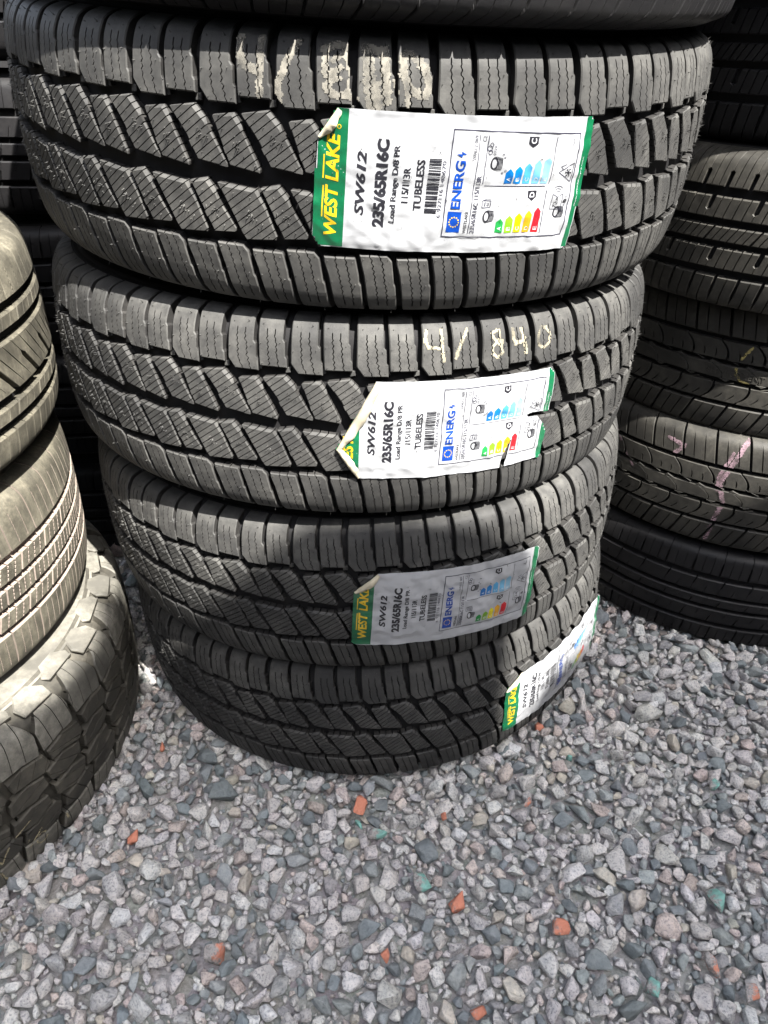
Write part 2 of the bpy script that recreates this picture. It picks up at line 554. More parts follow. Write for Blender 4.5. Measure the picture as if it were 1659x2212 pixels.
# ------------------------------------------------------------------ tread designs
def winter_van_design():
    P = Profile(356.0, 103.0, 1.4, 1.2)
    D = Design(P, 39, s_end=108, depth=8.5)
    per = D.per
    # upper and lower middle rows: big and small slanted blocks, cross-cut by fine sipes
    bb = block([(0, 46, 2.2), (20, 49.5, 2.6), (28.5, 41, 1.6), (30.5, 36, 1.2), (34, 31, 1.0), (45, 12, .8), (45, 9.5, .8), (21, 12.5, 0.8), (17, 20, 1.0), (13, 28, 1.0)])
    bs = block([(-22.5, 43.5, 2.2), (-6, 46, 2.4), (-0.5, 38.5, 1.5), (1.0, 33.5, 1.0), (4, 28, 1.0), (13, 10, .8), (12.5, 7.5, .8), (-10.5, 11, .8), (-14, 20, .8)])
    cb = block([(-22, -1.5, 2.2), (9.5, -4.2, 2.2), (15, -13, 1.5), (16.5, -17.5, 1.0), (24, -37, .8), (23, -40, .8), (-1, -42, .8), (-5, -36, 1.0), (-9, -27, 1.0)])
    cs = block([(12.5, -2.8, 2.0), (26.5, 0.5, 2.4), (34, -9, 1.5), (36, -14.5, 1.0), (48.5, -34, .8), (48, -37, .8), (29.5, -38.5, .8), (20.5, -19, .8)])
    for b, ph in ((bb, 0.8), (bs, 2.0), (cb, 1.5), (cs, 3.1)):
        for i, q in enumerate(siped(b, 37, 5.1, 0.75, ph)):
            D.add(q, slab=False, nubs=1 if i % 2 else 0)
        for _ in range(7):
            w = RNG.random(len(b))
            w /= w.sum()
            D.nub(*sum(wi * np.array(p[:2]) for wi, p in zip(w, b)))
    # shoulder blocks: three columns between two zigzag sipes
    def shoulder(fl, fr, s0l, s0r, top, s1=112.0, sgn=1):
        ss = [s0l] + [s for s in np.arange(math.ceil(s0l) + 1.1, s1, 1.1)] + [s1]
        def frac(t, ph):
            def f(s, side):
                w = 0.5 if s < top else 0.02
                amp = 0.75 if s < top - 4 else 0.0
                lo, hi = fl(s), fr(s)
                return lo + (hi - lo) * t + zig(s, amp, 4.6, ph) + side * w
            return f
        f1, f2 = frac(0.36, 0.1), frac(0.68, 0.55)
        g1 = (8.5, 0.9)
        cols = [(fl, lambda s: f1(s, -1), g1, (3, 0)), (lambda s: f1(s, 1), lambda s: f2(s, -1), (3, 0), (3, 0)), (lambda s: f2(s, 1), fr, (3, 0), g1)]
        for i, (l, r, tl, tr) in enumerate(cols):
            q = column(l, r, ss, tl, tr, (8.5, 1.0), (0.0, 0.0))
            if sgn < 0:
                q = block_flip(q)
            D.add(q, nubs=0)
        for (a, s) in ((0.12, s0l + 3), (0.88, s0l + 3.5), (0.85, s0l + 22), (0.1, s0l + 20), (0.2, top + 4), (0.8, top + 5)):
            u = fl(s) + (fr(s) - fl(s)) * a
            D.nub(u, s * sgn)
    def block_flip(q):
        pr = [[p[0], -p[1]] for p in q[::-1]]
        n = len(q)
        tg = [q[(n - 2 - i) % n][2:] for i in range(n)]
        return [a + list(b) for a, b in zip(pr, tg)]
    shoulder(lerp([(50, -24), (54, -27), (60, -31.6), (97, -31.6), (113, -30)]), lerp([(50, -3.5), (62, -4), (63.5, -5.6), (75, -6), (77, -8), (97, -8.3), (113, -7)]), 51.5, 51.5, 88)
    shoulder(lerp([(50, -0.5), (56, -2), (60, -2.6), (97, -4.2), (113, -3)]), lerp([(50, 22.5), (64, 22), (66, 20.6), (78, 20.2), (80, 18.6), (97, 18.6), (113, 20)]), 56.0, 56.0, 88)
    shoulder(lerp([(47, 3), (53, 3), (64, 6.4), (94, 12), (113, 15)]), lerp([(47, 26), (50, 28), (64, 31), (70, 31.5), (72, 33), (94, 35.5), (113, 38.5)]), 49, 49, 92, sgn=-1)
    shoulder(lerp([(45, 31), (48, 31), (64, 35), (94, 40), (113, 43)]), lerp([(45, 51.5), (51, 56.8), (65, 59), (70, 59.6), (72, 61), (94, 64.2), (113, 67.5)]), 46.5, 46.5, 92, sgn=-1)
    # stepped walls between the rows: small tie lugs in the zigzag grooves
    D.add(block([(-6, 51.5), (-1, 52.5), (-2, 57), (-7, 57)], 4, 0.5), raise_h=-4)
    D.add(block([(20, 50.5), (25, 51.5), (25, 56), (20, 56)], 4, 0.5), raise_h=-4)
    return P, D


def rib_design(R, hw, n, ribs, depth=8.0, nsip=2, s_end=None, drop=1.0, shoulder=1.0):
    """ribs: dicts with s0, s1, parts per pitch, slot gap, slant, sipes, zig amplitude"""
    P = Profile(R, hw, drop, shoulder)
    D = Design(P, n, s_end=s_end or hw * 1.06, depth=depth)
    for rb in ribs:
        s0, s1 = rb['s0'], rb['s1']
        k = rb.get('k', 1)
        w = D.per / k
        gap, slant, bow = rb.get('gap', 2.0), rb.get('slant', 0.0), rb.get('bow', 0.0)
        ns = rb.get('sip', 2)
        amp = rb.get('zig', 0.0)
        sg = rb.get('sgap', 0.4)
        slo, shi = rb.get('sr', (s0, s1))
        gl, gh = rb.get('gr', (s0, s1))           # where the slot between blocks is open
        gd = rb.get('gd', depth)
        step = 1.1 if amp else (2.2 if bow else (s1 - s0) / 3.0)
        ss = np.unique(np.concatenate([np.arange(s0, s1, step), [s1], np.clip([slo, shi, gl, gh], s0, s1)]))
        mid = 0.5 * (s0 + s1)
        top_open, bot_open = rb.get('open', (True, True))
        for b in range(k):
            off = rb.get('off', 0.0) + b * w

            def center(s, t):
                return off + t * w + slant * (s - mid) / 10.0 + bow * ((s - mid) / (s1 - s0) * 2) ** 2

            bounds = []
            for i in range(ns + 2):
                t = i / (ns + 1)
                groove = i in (0, ns + 1)
                def mk(t=t, groove=groove, i=i):
                    def f(s, side):
                        if groove:
                            g = gap if gl - 1e-6 <= s <= gh + 1e-6 else 0.04
                            return center(s, t) + side * g / 2
                        on = slo - 1e-6 <= s <= shi + 1e-6
                        return center(s, t) + (zig(s, amp, 4.4, 0.3 * i) if on else 0.0) + side * (sg if on else 0.02)
                    return f
                bounds.append((mk(), (gd, 0.6) if groove else (3.0, 0.0)))
            for (f0, t0), (f1, t1) in zip(bounds[:-1], bounds[1:]):
                q = column(lambda s: f0(s, 1), lambda s: f1(s, -1), ss, t0, t1,
                           (depth, rb.get('ch', 1.3)) if bot_open else (0, 0), (depth, rb.get('ch', 1.5)) if top_open else (0, 0))
                D.add(q)
        for cut in rb.get('raised', []):
            D.add(block(cut, 1.2, 0.4), raise_h=1.0)
    return P, D


def dusty_five_rib():
    hw = 106.0
    return rib_design(305, hw, 44, [
        dict(s0=44, s1=118, k=1, gap=2.0, sip=2, sgap=0.5, zig=0.3, sr=(48, 84), open=(False, True), slant=-0.5, gd=5),
        dict(s0=16, s1=35, k=1, gap=3.0, slant=3.5, sip=3, sgap=0.7, zig=0.8, off=10),
        dict(s0=-10, s1=8, k=1, gap=2.4, slant=2.0, sip=4, sgap=0.7, zig=0.6, off=22),
        dict(s0=-36, s1=-18, k=1, gap=3.0, slant=3.5, sip=3, sgap=0.7, zig=0.8, off=4),
        dict(s0=-118, s1=-45, k=1, gap=2.0, sip=3, sgap=0.4, zig=0.3, sr=(-84, -48), open=(True, False), off=15, gd=4),
    ], depth=8)


def dusty_wide_centre():
    hw = 104.0
    return rib_design(322, hw, 40, [
        dict(s0=57, s1=118, k=1, gap=1.8, sip=2, sgap=0.6, zig=0.4, sr=(60, 82), open=(False, True), gd=3),
        dict(s0=33, s1=47, k=1, gap=2.0, slant=3, sip=2, sgap=0.7, gd=4, off=12),
        dict(s0=-25, s1=23, k=1, gap=7.0, slant=-9.0, sip=2, sgap=0.45, gr=(-26, 2), sr=(-14, 20), off=5),
        dict(s0=-50, s1=-35, k=1, gap=2.4, slant=3, sip=2, sgap=0.5, off=20),
        dict(s0=-118, s1=-60, k=1, gap=1.8, sip=2, sgap=0.7, sr=(-84, -60), open=(True, False), off=9, gd=3),
    ], depth=8)


def highway_ribs():
    hw = 92.0
    return rib_design(332, hw, 38, [
        dict(s0=50, s1=104, k=2, gap=5.0, slant=2.0, sip=2, sgap=0.6, gr=(50, 66), sr=(52, 92), open=(False, True), gd=6),
        dict(s0=16, s1=40, k=1, gap=5.6, slant=2.5, sip=4, sgap=0.7, gr=(26, 40), off=8, gd=6),
        dict(s0=-9, s1=8, k=1, gap=2.2, slant=6.0, sip=5, sgap=0.7, off=16, gd=4),
        dict(s0=-40, s1=-16, k=1, gap=5.6, slant=2.5, sip=4, sgap=0.7, gr=(-30, -16), off=24, gd=6),
        dict(s0=-104, s1=-49, k=2, gap=3.4, slant=2.0, sip=1, sgap=0.7, gr=(-70, -49), sr=(-90, -52), open=(True, False), off=4, gd=6),
    ], depth=8)


def swept_ribs():
    hw = 94.0
    R = 330
    P, D = rib_design(R, hw, 46, [
        dict(s0=47, s1=106, k=1, gap=3.2, slant=-2.2, sip=2, sgap=0.8, sr=(52, 74), gr=(47, 90), open=(False, True), gd=6),
        dict(s0=16, s1=41, k=1, gap=3.2, slant=-5.0, bow=-5.0, sip=2, sgap=0.9, sr=(20, 27), off=8, gd=6),
        dict(s0=-41, s1=-16, k=1, gap=3.2, slant=5.0, bow=-5.0, sip=2, sgap=0.9, sr=(-37, -30), off=0, gd=6),
        dict(s0=-106, s1=-47, k=1, gap=3.2, slant=4.0, sip=2, sgap=0.8, sr=(-74, -52), gr=(-90, -47), open=(True, False), off=14, gd=6),
    ], depth=8)
    w = D.per
    # centre rib: leaf shaped blocks that overlap like scales
    f0 = lambda s: 7.0 * math.sin((s + 10) / 20 * math.pi) * 0.9 - s * 0.9
    ss = np.linspace(-9.5, 9.5, 9)
    D.add(column(lambda s: f0(s) + 0.6, lambda s: f0(s) + w - 0.6, ss, (3.0, 0.3), (3.0, 0.3), (8, 0.9), (8, 0.9)))
    D.add(block([(-12, 9.5), (2, 9.5), (-8, 13.5)], 8, 0.5))
    D.add(block([(6, -9.5), (20, -9.5), (15, -13.5)], 8, 0.5))
    # thorn shaped ends beside the centre rib
    D.add(block([(2, 20), (14, 15.9), (26, 12.4), (16, 15.9)], 8, 0.4))
    D.add(block([(2, -20), (14, -15.9), (26, -12.4), (16, -15.9)], 8, 0.4))
    return P, D


def comb_ribs():
    hw = 90.0
    return rib_design(330, hw, 52, [
        dict(s0=48, s1=102, k=1, gap=2.4, slant=0.5, sip=2, sgap=0.45, gr=(48, 66), sr=(48, 72), open=(False, True), gd=5),
        dict(s0=14, s1=39, k=1, gap=1.4, slant=2.5, sip=1, sgap=0.4, gr=(28, 39), sr=(14, 26), off=6, gd=4),
        dict(s0=-8, s1=7, k=1, gap=1.2, slant=3, sip=1, sgap=0.3, gr=(-8, 0), sr=(0, 7), off=10, gd=4),
        dict(s0=-39, s1=-15, k=1, gap=1.4, slant=2.5, sip=1, sgap=0.4, gr=(-39, -28), sr=(-26, -15), off=3, gd=4),
        dict(s0=-102, s1=-47, k=1, gap=2.2, slant=0.5, sip=2, sgap=0.45, gr=(-70, -50), sr=(-80, -50), open=(True, False), off=8, gd=5),
    ], depth=8)


def all_terrain():
    hw = 112.0
    R = 350
    P = Profile(R, hw, 1.2, 1.25)
    n = 20
    D = Design(P, n, s_end=124, depth=10)
    w = D.per                     # about 70 mm
    def put(pts, ch=1.6, dep=10, ang=None, step=12, ph=0, **kw):
        cu, cs_ = sum(p[0] for p in pts) / len(pts), sum(p[1] for p in pts) / len(pts)
        b = block([((cu + (p[0] - cu) * 1.07) * 1.5, cs_ + (p[1] - cs_) * 1.07) for p in pts], dep, ch)
        if ang is None:
            D.add(b, **kw)
        else:
            for q in siped(b, ang, step, 0.9, ph, 4.0):
                D.add(q, **kw)
    for sg in (1, -1):
        o = 0 if sg > 0 else w / 3
        # chunky hexagons in the middle, in two staggered rows
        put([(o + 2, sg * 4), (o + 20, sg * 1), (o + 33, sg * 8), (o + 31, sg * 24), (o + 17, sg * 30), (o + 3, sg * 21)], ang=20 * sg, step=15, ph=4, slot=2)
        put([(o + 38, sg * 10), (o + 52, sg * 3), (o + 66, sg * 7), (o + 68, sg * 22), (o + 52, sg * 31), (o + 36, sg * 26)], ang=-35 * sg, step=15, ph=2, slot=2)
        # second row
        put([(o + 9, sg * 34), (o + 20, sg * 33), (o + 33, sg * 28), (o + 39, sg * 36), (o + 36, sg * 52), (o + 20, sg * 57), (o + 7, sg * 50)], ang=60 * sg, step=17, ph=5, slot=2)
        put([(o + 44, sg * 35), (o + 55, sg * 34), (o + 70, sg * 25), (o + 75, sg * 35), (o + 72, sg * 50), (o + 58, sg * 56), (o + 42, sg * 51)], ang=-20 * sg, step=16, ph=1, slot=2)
        # shoulder lugs, long and short, wrapping onto the sidewall
        put([(o + 4, sg * 62), (o + 20, sg * 62), (o + 33, sg * 57), (o + 35, sg * 84), (o + 31, sg * 100), (o + 26, sg * 116), (o + 10, sg * 116), (o + 5, sg * 98), (o + 1, sg * 84)], ang=84 * sg, step=17, ph=6)
        put([(o + 40, sg * 57), (o + 58, sg * 61), (o + 68, sg * 60), (o + 70, sg * 84), (o + 66, sg * 104), (o + 46, sg * 104), (o + 39, sg * 84)], ang=-84 * sg, step=17, ph=9)
        # shields moulded on the sidewall
        put([(o + 4, sg * 120), (o + 32, sg * 120), (o + 35, sg * 128), (o + 27, sg * 142), (o + 9, sg * 142), (o + 1, sg * 128)], ch=2.2, dep=4, raise_h=0.5)
        put([(o + 40, sg * 108), (o + 66, sg * 108), (o + 68, sg * 122), (o + 60, sg * 136), (o + 46, sg * 136), (o + 38, sg * 122)], ch=2.0, dep=4, raise_h=0.4)
    return P, D


# ------------------------------------------------------------------ unseen flat sheet added behind the viewer, outline cut to throw the shade
def shade_caster():
    az, el = math.radians(SUN_AZ), math.radians(SUN_EL)
    A, Dh = Vector((math.cos(az), math.sin(az), 0)), Vector((math.sin(az), -math.cos(az), 0))
    h = 3.0
    edge = [(-0.36, 0.66), (0.05, 0.66), (0.12, 0.70), (0.16, 0.775), (0.203, 0.775), (0.209, 0.672), (0.25, 0.652), (0.32, 0.652), (0.405, 0.604), (0.45, 0.575), (0.50, 0.545), (0.533, 0.525), (0.54, 0.48), (0.515, 0.44), (0.52, 0.36),
            (0.565, 0.362), (0.60, 0.392), (0.80, 0.40), (0.87, 0.47), (0.895, 0.53), (0.92, 0.465), (0.955, 0.445), (1.15, 0.43)]
    pts = [A * a + Dh * ((h * math.cos(el) - b) / math.sin(el)) for a, b in edge]
    pts += [A * a + Dh * ((h * math.cos(el) - b) / math.sin(el)) for a, b in ((1.15, 0.16), (0.50, -0.12), (-0.36, 0.26))]
    n = len(pts)
    vs = [(p.x, p.y, h) for p in pts] + [(p.x, p.y, h + 0.03) for p in pts]
    fs = [tuple(range(n))[::-1], tuple(range(n, 2 * n))] + [(i, (i + 1) % n, n + (i + 1) % n, n + i) for i in range(n)]
    root = bpy.data.objects.new('shade_caster', None)
    COL.objects.link(root)
    tag(root, 'added unseen flat sheet on steel posts behind the viewer, cut to cast shade', 'shade_caster')
    steel = plain('weathered grey steel', (0.35, 0.35, 0.34), 0.6, 0.4, mottle=0.25)
    link('shade_sheet', vs, fs, plain('white bounce sheet', (0.8, 0.8, 0.78), 0.6, 0.3), root)  # white underside bounces light back onto the shaded gravel
    for a, b in ((0.2, 0.08), (0.9, 0.1)):
        p = A * a + Dh * ((h * math.cos(el) - b) / math.sin(el))
        v, f = [], []
        for z in (0, h - 0.002):
            for k in range(8):
                t = 2 * math.pi * k / 8
                v.append((p.x + 0.03 * math.cos(t), p.y + 0.03 * math.sin(t), z))
        f = [(k, (k + 1) % 8, 8 + (k + 1) % 8, 8 + k) for k in range(8)]
        link('sheet_post', v, f, steel, root)

    light_blocker = bpy.data.objects.new('light_blocker', None)  # dark walls added out of view to cut sky fill on the tyres
    COL.objects.link(light_blocker)
    tag(light_blocker, 'added unseen dark boarded wall behind the viewer, blocks low sky light', 'light_blocker')
    blocker_mat = plain('dark blocker boards', (0.022, 0.02, 0.018), 0.8, 0.2, mottle=0.4)
    v, f = [], []
    rg = random.Random(3)
    x = -4.5
    while x < 4.5:
        w = rg.uniform(0.14, 0.2)
        d0 = 2.45 + rg.uniform(0, 0.012)
        o = len(v)
        for z in (-0.012, 2.96):
            for aa, dd in ((x, d0), (x + w - 0.006, d0), (x + w - 0.006, d0 + 0.03), (x, d0 + 0.03)):
                p = A * aa + Dh * dd
                v.append((p.x, p.y, z))
        f += [(o, o + 1, o + 5, o + 4), (o + 1, o + 2, o + 6, o + 5), (o + 2, o + 3, o + 7, o + 6), (o + 3, o, o + 4, o + 7), (o + 4, o + 5, o + 6, o + 7)]
        x += w
    link('blocker_wall', v, f, blocker_mat, light_blocker)
    # boarded side walls, added out of view to cut sky light from both sides
    for side in (-2.3, 2.5):
        v, f = [], []
        y = 2.43
        while y > -1.6:
            w = rg.uniform(0.14, 0.2)
            o = len(v)
            x0 = side + rg.uniform(0, 0.012)
            for z in (-0.012, 2.9):
                for aa, dd in ((x0, y), (x0 + 0.03, y), (x0 + 0.03, y - w + 0.006), (x0, y - w + 0.006)):
                    p = A * aa + Dh * dd
                    v.append((p.x, p.y, z))
            f += [(o, o + 1, o + 5, o + 4), (o + 1, o + 2, o + 6, o + 5), (o + 2, o + 3, o + 7, o + 6), (o + 3, o, o + 4, o + 7), (o + 4, o + 5, o + 6, o + 7)]
            y -= w
        link('side_blocker', v, f, blocker_mat, light_blocker)


shade_caster()

# ------------------------------------------------------------------ tyres
HZ = {}


def place(root, C, axis, hw):
    a = Vector(axis).normalized()
    ex = Vector((1, 0, 0))
    ex = (ex - a * ex.dot(a)).normalized()
    ey = a.cross(ex)
    base = Vector(C) - a * (hw / 1000.0)
    m = Matrix.Identity(4)
    for i in range(3):
        m[i][0], m[i][1], m[i][2], m[i][3] = ex[i], ey[i], a[i], base[i]
    root.matrix_world = m


def make_tyre(design, mats, side_mat, C, axis, label, phase_mm=0.0, group=None, src=None, name='tyre'):
    """an Empty at the tyre's base with tread and sidewall children; src = (tread, sidewall) to share"""
    P, D = design
    root = bpy.data.objects.new(name, None)
    root.empty_display_size = 0.1
    COL.objects.link(root)
    tag(root, label, 'tyre', group)
    place(root, C, axis, P.hw)
    if src is None:
        tr = D.build('tread', mats, root)
        sw = build_sidewall(P, D.s_end + 12, side_mat, root)
    else:
        tr = src[0].copy()
        COL.objects.link(tr)
        tr.parent = root
        sw = src[1].copy()
        COL.objects.link(sw)
        sw.parent = root
        if mats:
            tr.data = tr.data.copy()
            for i, m in enumerate(mats):
                tr.data.materials[i] = m
    tr.rotation_euler = (0, 0, phase_mm / P.R)
    return root, tr, sw


WV = winter_van_design()
TS = 'new winter tyres in the middle stack'
T_SPECS = [
    ((-0.0288, 0.9390, 0.7475), (0.0419, -0.0546, 0.9976), 0.0 - 79.0, 'new winter tyre with flat white label and thick chalk writing, upper middle stack'),
    ((-0.0437, 0.9464, 0.5136), (0.0304, 0.0344, 0.9989), 13.0 - 79.0, 'new winter tyre with a torn label and thin chalk numbers on its upper blocks'),
    ((-0.0345, 0.9475, 0.3073), (-0.0156, 0.0124, 0.9998), -4.5 - 79.0, 'new winter tyre with shaded label, second from the bottom of the middle stack'),
    ((-0.0218, 0.9523, 0.1061), (-0.0529, 0.0077, 0.9986), -1.5 - 79.0, 'new winter tyre on the gravel at the bottom of the middle stack'),
]
vans = []
for i, (C, ax, ph, lb) in enumerate(T_SPECS):
    src = None if i == 0 else (vans[0][1], vans[0][2])
    vans.append(make_tyre(WV, [M_NEW, M_WALL, M_GROOVE] if i == 0 else None, M_SIDE, C, ax, lb, ph, TS, src))

# the tyre cut off by the top of the picture
CR = rib_design(352, 100, 60, [
    dict(s0=44, s1=112, k=1, gap=2.4, slant=-2.0, sip=2, sgap=0.4, sr=(48, 96), open=(False, True), gd=6),
    dict(s0=14, s1=36, k=1, gap=2.0, slant=3.0, sip=2, off=8), dict(s0=-10, s1=7, k=1, gap=1.5, slant=2.0, sip=1, off=4),
    dict(s0=-38, s1=-17, k=1, gap=2.0, slant=3.0, sip=2, off=12),
    dict(s0=-112, s1=-45, k=1, gap=2.4, slant=3.0, sip=2, sgap=0.4, sr=(-104, -48), open=(True, False), off=6, gd=6)], depth=8, shoulder=1.5)
make_tyre(CR, [M_DARK, M_GROOVE], M_SIDE, (-0.018, 0.912, 0.9465), (0.0419, -0.0546, 0.9976), 'black tyre with fine shoulder ribs on top of the middle stack, mostly out of frame')

# right hand stack
RX, RY = 0.627, 1.180
HWY, SWEPT, COMB = highway_ribs(), swept_ribs(), comb_ribs()
RG = 'used tyres stacked on the right'
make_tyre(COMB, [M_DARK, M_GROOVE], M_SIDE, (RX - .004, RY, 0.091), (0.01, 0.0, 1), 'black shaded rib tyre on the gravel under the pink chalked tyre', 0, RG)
sw1 = make_tyre(SWEPT, [M_WORN, M_WORN, M_GROOVE], M_SIDE, (RX, RY, 0.272), (0.0, 0.01, 1), 'used tyre with swept tread and a pink chalk stripe down its side', 0, RG)
sw2 = make_tyre(SWEPT, [M_WORN, M_WORN, M_GROOVE], M_SIDE, (RX + .004, RY + 0.012, 0.450), (0.0, 0.0, 1), 'used swept tread tyre with REPLACEMENT moulded on its centre rib', 20, RG, src=(sw1[1], sw1[2]))
hw1 = make_tyre(HWY, [M_WORN, M_WORN, M_GROOVE], M_SIDE, (RX - .010, RY - 0.022, 0.629), (0.0, -0.01, 1), 'half sunlit rib tyre with hooked slots, fourth tyre up in the right stack', 0, RG)
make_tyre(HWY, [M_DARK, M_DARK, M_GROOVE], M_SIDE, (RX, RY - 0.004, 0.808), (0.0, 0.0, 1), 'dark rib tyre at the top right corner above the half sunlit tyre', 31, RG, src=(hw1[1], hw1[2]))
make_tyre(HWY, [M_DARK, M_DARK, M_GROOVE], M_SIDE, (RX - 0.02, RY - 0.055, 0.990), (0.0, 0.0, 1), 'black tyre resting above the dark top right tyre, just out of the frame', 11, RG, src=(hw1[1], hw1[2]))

# left hand stack
LX, LY = -0.685, 0.700
LG = 'dusty used tyres stacked on the left'
AT, L5, LW = all_terrain(), dusty_five_rib(), dusty_wide_centre()
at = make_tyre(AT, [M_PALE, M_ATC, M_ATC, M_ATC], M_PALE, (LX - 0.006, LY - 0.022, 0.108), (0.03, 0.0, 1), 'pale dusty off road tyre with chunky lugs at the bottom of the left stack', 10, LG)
make_tyre(L5, [M_DUSTY, M_BROWN], M_DUSTY, (LX + 0.004, LY, 0.330), (0.02, -0.01, 1), 'dusty tyre with brown dirt in its grooves, resting on the off road tyre', 0, LG)
lw = make_tyre(LW, [M_DUSTY, M_DUSTY, M_GROOVE], M_DUSTY, (LX, LY, 0.553), (0.01, 0.0, 1), 'dusty sunlit tyre with wide centre blocks, third up in the left stack', 0, LG)
make_tyre(LW, None, M_DUSTY, (LX - 0.035, LY + 0.01, 0.765), (0.0, 0.0, 1), 'dusty tyre at the left edge above the wide centre block tyre', 25, LG, src=(lw[1], lw[2]))

# tyres standing behind in the shade
BG_ = 'shaded tyres behind the stacks'
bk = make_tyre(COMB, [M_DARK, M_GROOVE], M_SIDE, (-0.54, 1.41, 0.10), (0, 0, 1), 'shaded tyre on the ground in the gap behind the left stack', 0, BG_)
k = 0
for (x, y, zs, lab) in [(-0.54, 1.41, (0.30, 0.49, 0.68, 0.87), 'behind the left stack')]:
    for j, z in enumerate(zs):
        words = ['lowest', 'second', 'third', 'fourth', 'fifth', 'sixth'][j + (1 if x < -0.5 else 0)]
        make_tyre(COMB, None, M_SIDE, (x + 0.01 * math.sin(7 * z), y + 0.01 * math.cos(9 * z), z), (0.02 * math.sin(11 * z), 0.01, 1),
                  'shaded black tyre ' + lab + ', ' + words + ' from the ground', 10 * j, BG_, src=(bk[1], bk[2]))


# ------------------------------------------------------------------ chalk writing on the tread
def in_poly(u, s, poly):
    c = False
    n = len(poly)
    for i in range(n):
        (x1, y1), (x2, y2) = poly[i], poly[(i + 1) % n]
        if (y1 > s) != (y2 > s) and u < (x2 - x1) * (s - y1) / (y2 - y1) + x1:
            c = not c
    return c


def chalk_mark(root, design, phase, strokes, width, mat, cell=0.9, label=None, name='chalk_writing', h=0.35, rough=0.6):
    """strokes as polylines in (u, s) mm, kept only on the block tops they touch"""
    P, D = design
    boxes = [(min(p[0] for p in t), max(p[0] for p in t), min(p[1] for p in t), max(p[1] for p in t), t) for t in D.tops]
    cells = {}
    for st in strokes:
        wd = st[0] if not isinstance(st[0], tuple) else width
        pts = st[1:] if not isinstance(st[0], tuple) else st
        for a, b in zip(pts[:-1], pts[1:]):
            n = max(2, int(math.hypot(b[0] - a[0], b[1] - a[1]) / cell) * 2)
            for i in range(n + 1):
                cu, cs = a[0] + (b[0] - a[0]) * i / n, a[1] + (b[1] - a[1]) * i / n
                R = int(wd / 2 / cell) + 2
                ci, cj = round(cu / cell), round(cs / cell)
                for di in range(-R, R + 1):
                    for dj in range(-R, R + 1):
                        d = math.hypot((ci + di) * cell - cu, (cj + dj) * cell - cs)
                        w = wd / 2 * (1 + rough * noise.noise(Vector(((ci + di) * 0.35, (cj + dj) * 0.35, 3.1))))
                        if d < w * 0.84:
                            cells[(ci + di, cj + dj)] = 1
    vs, fs = [], []
    for (i, j) in cells:
        u, s = i * cell, j * cell
        du = (u - phase) % D.per
        hit = False
        for off in (0, -D.per, D.per):
            x = du + off
            for (x0, x1, y0, y1, t) in boxes:
                if x0 <= x <= x1 and y0 <= s <= y1 and in_poly(x, s, t):
                    hit = True
                    break
            if hit:
                break
        if not hit:
            continue
        o = len(vs)
        g = cell / 2
        vs += [(u - g, s - g), (u + g, s - g), (u + g, s + g), (u - g, s + g)]
        fs.append((o, o + 1, o + 2, o + 3))
    if not vs:
        return None
    A = np.array(vs)
    ob = link(name, P.map(A[:, 0], A[:, 1], np.full(len(A), h)), fs, mat, root, smooth=True)
    if label:
        ob['label'] = label
    return ob


# strokes were read off the tyre in mm round / across the tread
c1 = [[6.8, (-79.5, 92.3), (-79.2, 81.3), (-76, 75.5), (-65, 73.0)], [6.5, (-64.0, 93.0), (-65.0, 58.5)], [6.5, (-38.4, 91.6), (-45.6, 79.7), (-51.3, 66.4), (-51.1, 56.5)],
      [6.5, (-20.5, 88.9), (-9.2, 92.3), (-2.5, 89.9)], [5.5, (-18.2, 87.1), (-18.5, 75.5), (-13.5, 70.8), (-18, 66.6), (-12.3, 61.8), (-4.2, 62.3), (3.3, 60.5)],
      [4.5, (-8, 86), (-13, 82.5)], [4.5, (-14, 75), (-7.3, 78.5)], [5, (-3.5, 86.0), (0.1, 74.5)], [5, (-14.5, 71.5), (-7.8, 72.1)], [4, (-1, 71), (-2, 64)],
      [10.0, (10.2, 90.4), (14.6, 56.1)], [8.0, (22.5, 90.5), (25.0, 60.7)], [6.0, (15, 91), (20, 88)], [7, (17, 68), (19, 56)],
      [7.0, (35.8, 86.9), (41.3, 88.6), (51.2, 80.7), (55.5, 68.0), (51.5, 64.2), (41.9, 66.4), (36, 75.2), (35.8, 86.9)], [4, (30.0, 72.0), (32.2, 66.0)], [4.5, (39.1, 64.3), (39.6, 58.2)]]
chalk_mark(vans[0][0], WV, T_SPECS[0][2], c1, 8.0, M_CHALK, label='thick smeared white chalk figures')
c2 = [[3.4, (78, 91), (77, 82), (79.5, 77), (92.5, 75.5)], [3.4, (92.0, 91), (92.3, 76), (94.5, 65)], [3.4, (116.5, 90.5), (111, 81), (105.5, 67)],
      [3.2, (146, 88), (141, 85), (143, 80), (150, 74), (152, 68), (147, 63.5), (141.5, 68), (142, 74), (148, 80), (149, 87), (146, 88)], [5.5, (148, 79), (151, 77)],
      [4.0, (163, 87), (163.5, 79), (166.5, 74), (175, 76)], [4.5, (172.5, 86), (175, 77), (178, 65)],
      [3.2, (195, 85), (191.5, 78), (192.5, 70), (198, 66.5), (205, 70), (206, 78), (201, 85), (195, 85)]]
chalk_mark(vans[1][0], WV, T_SPECS[1][2], c2, 3.0, M_CHALK_THIN, label='thin cream chalk numbers')
deg = math.radians


def at_deg(P, d, s):
    return (deg(d) * P.R, s)


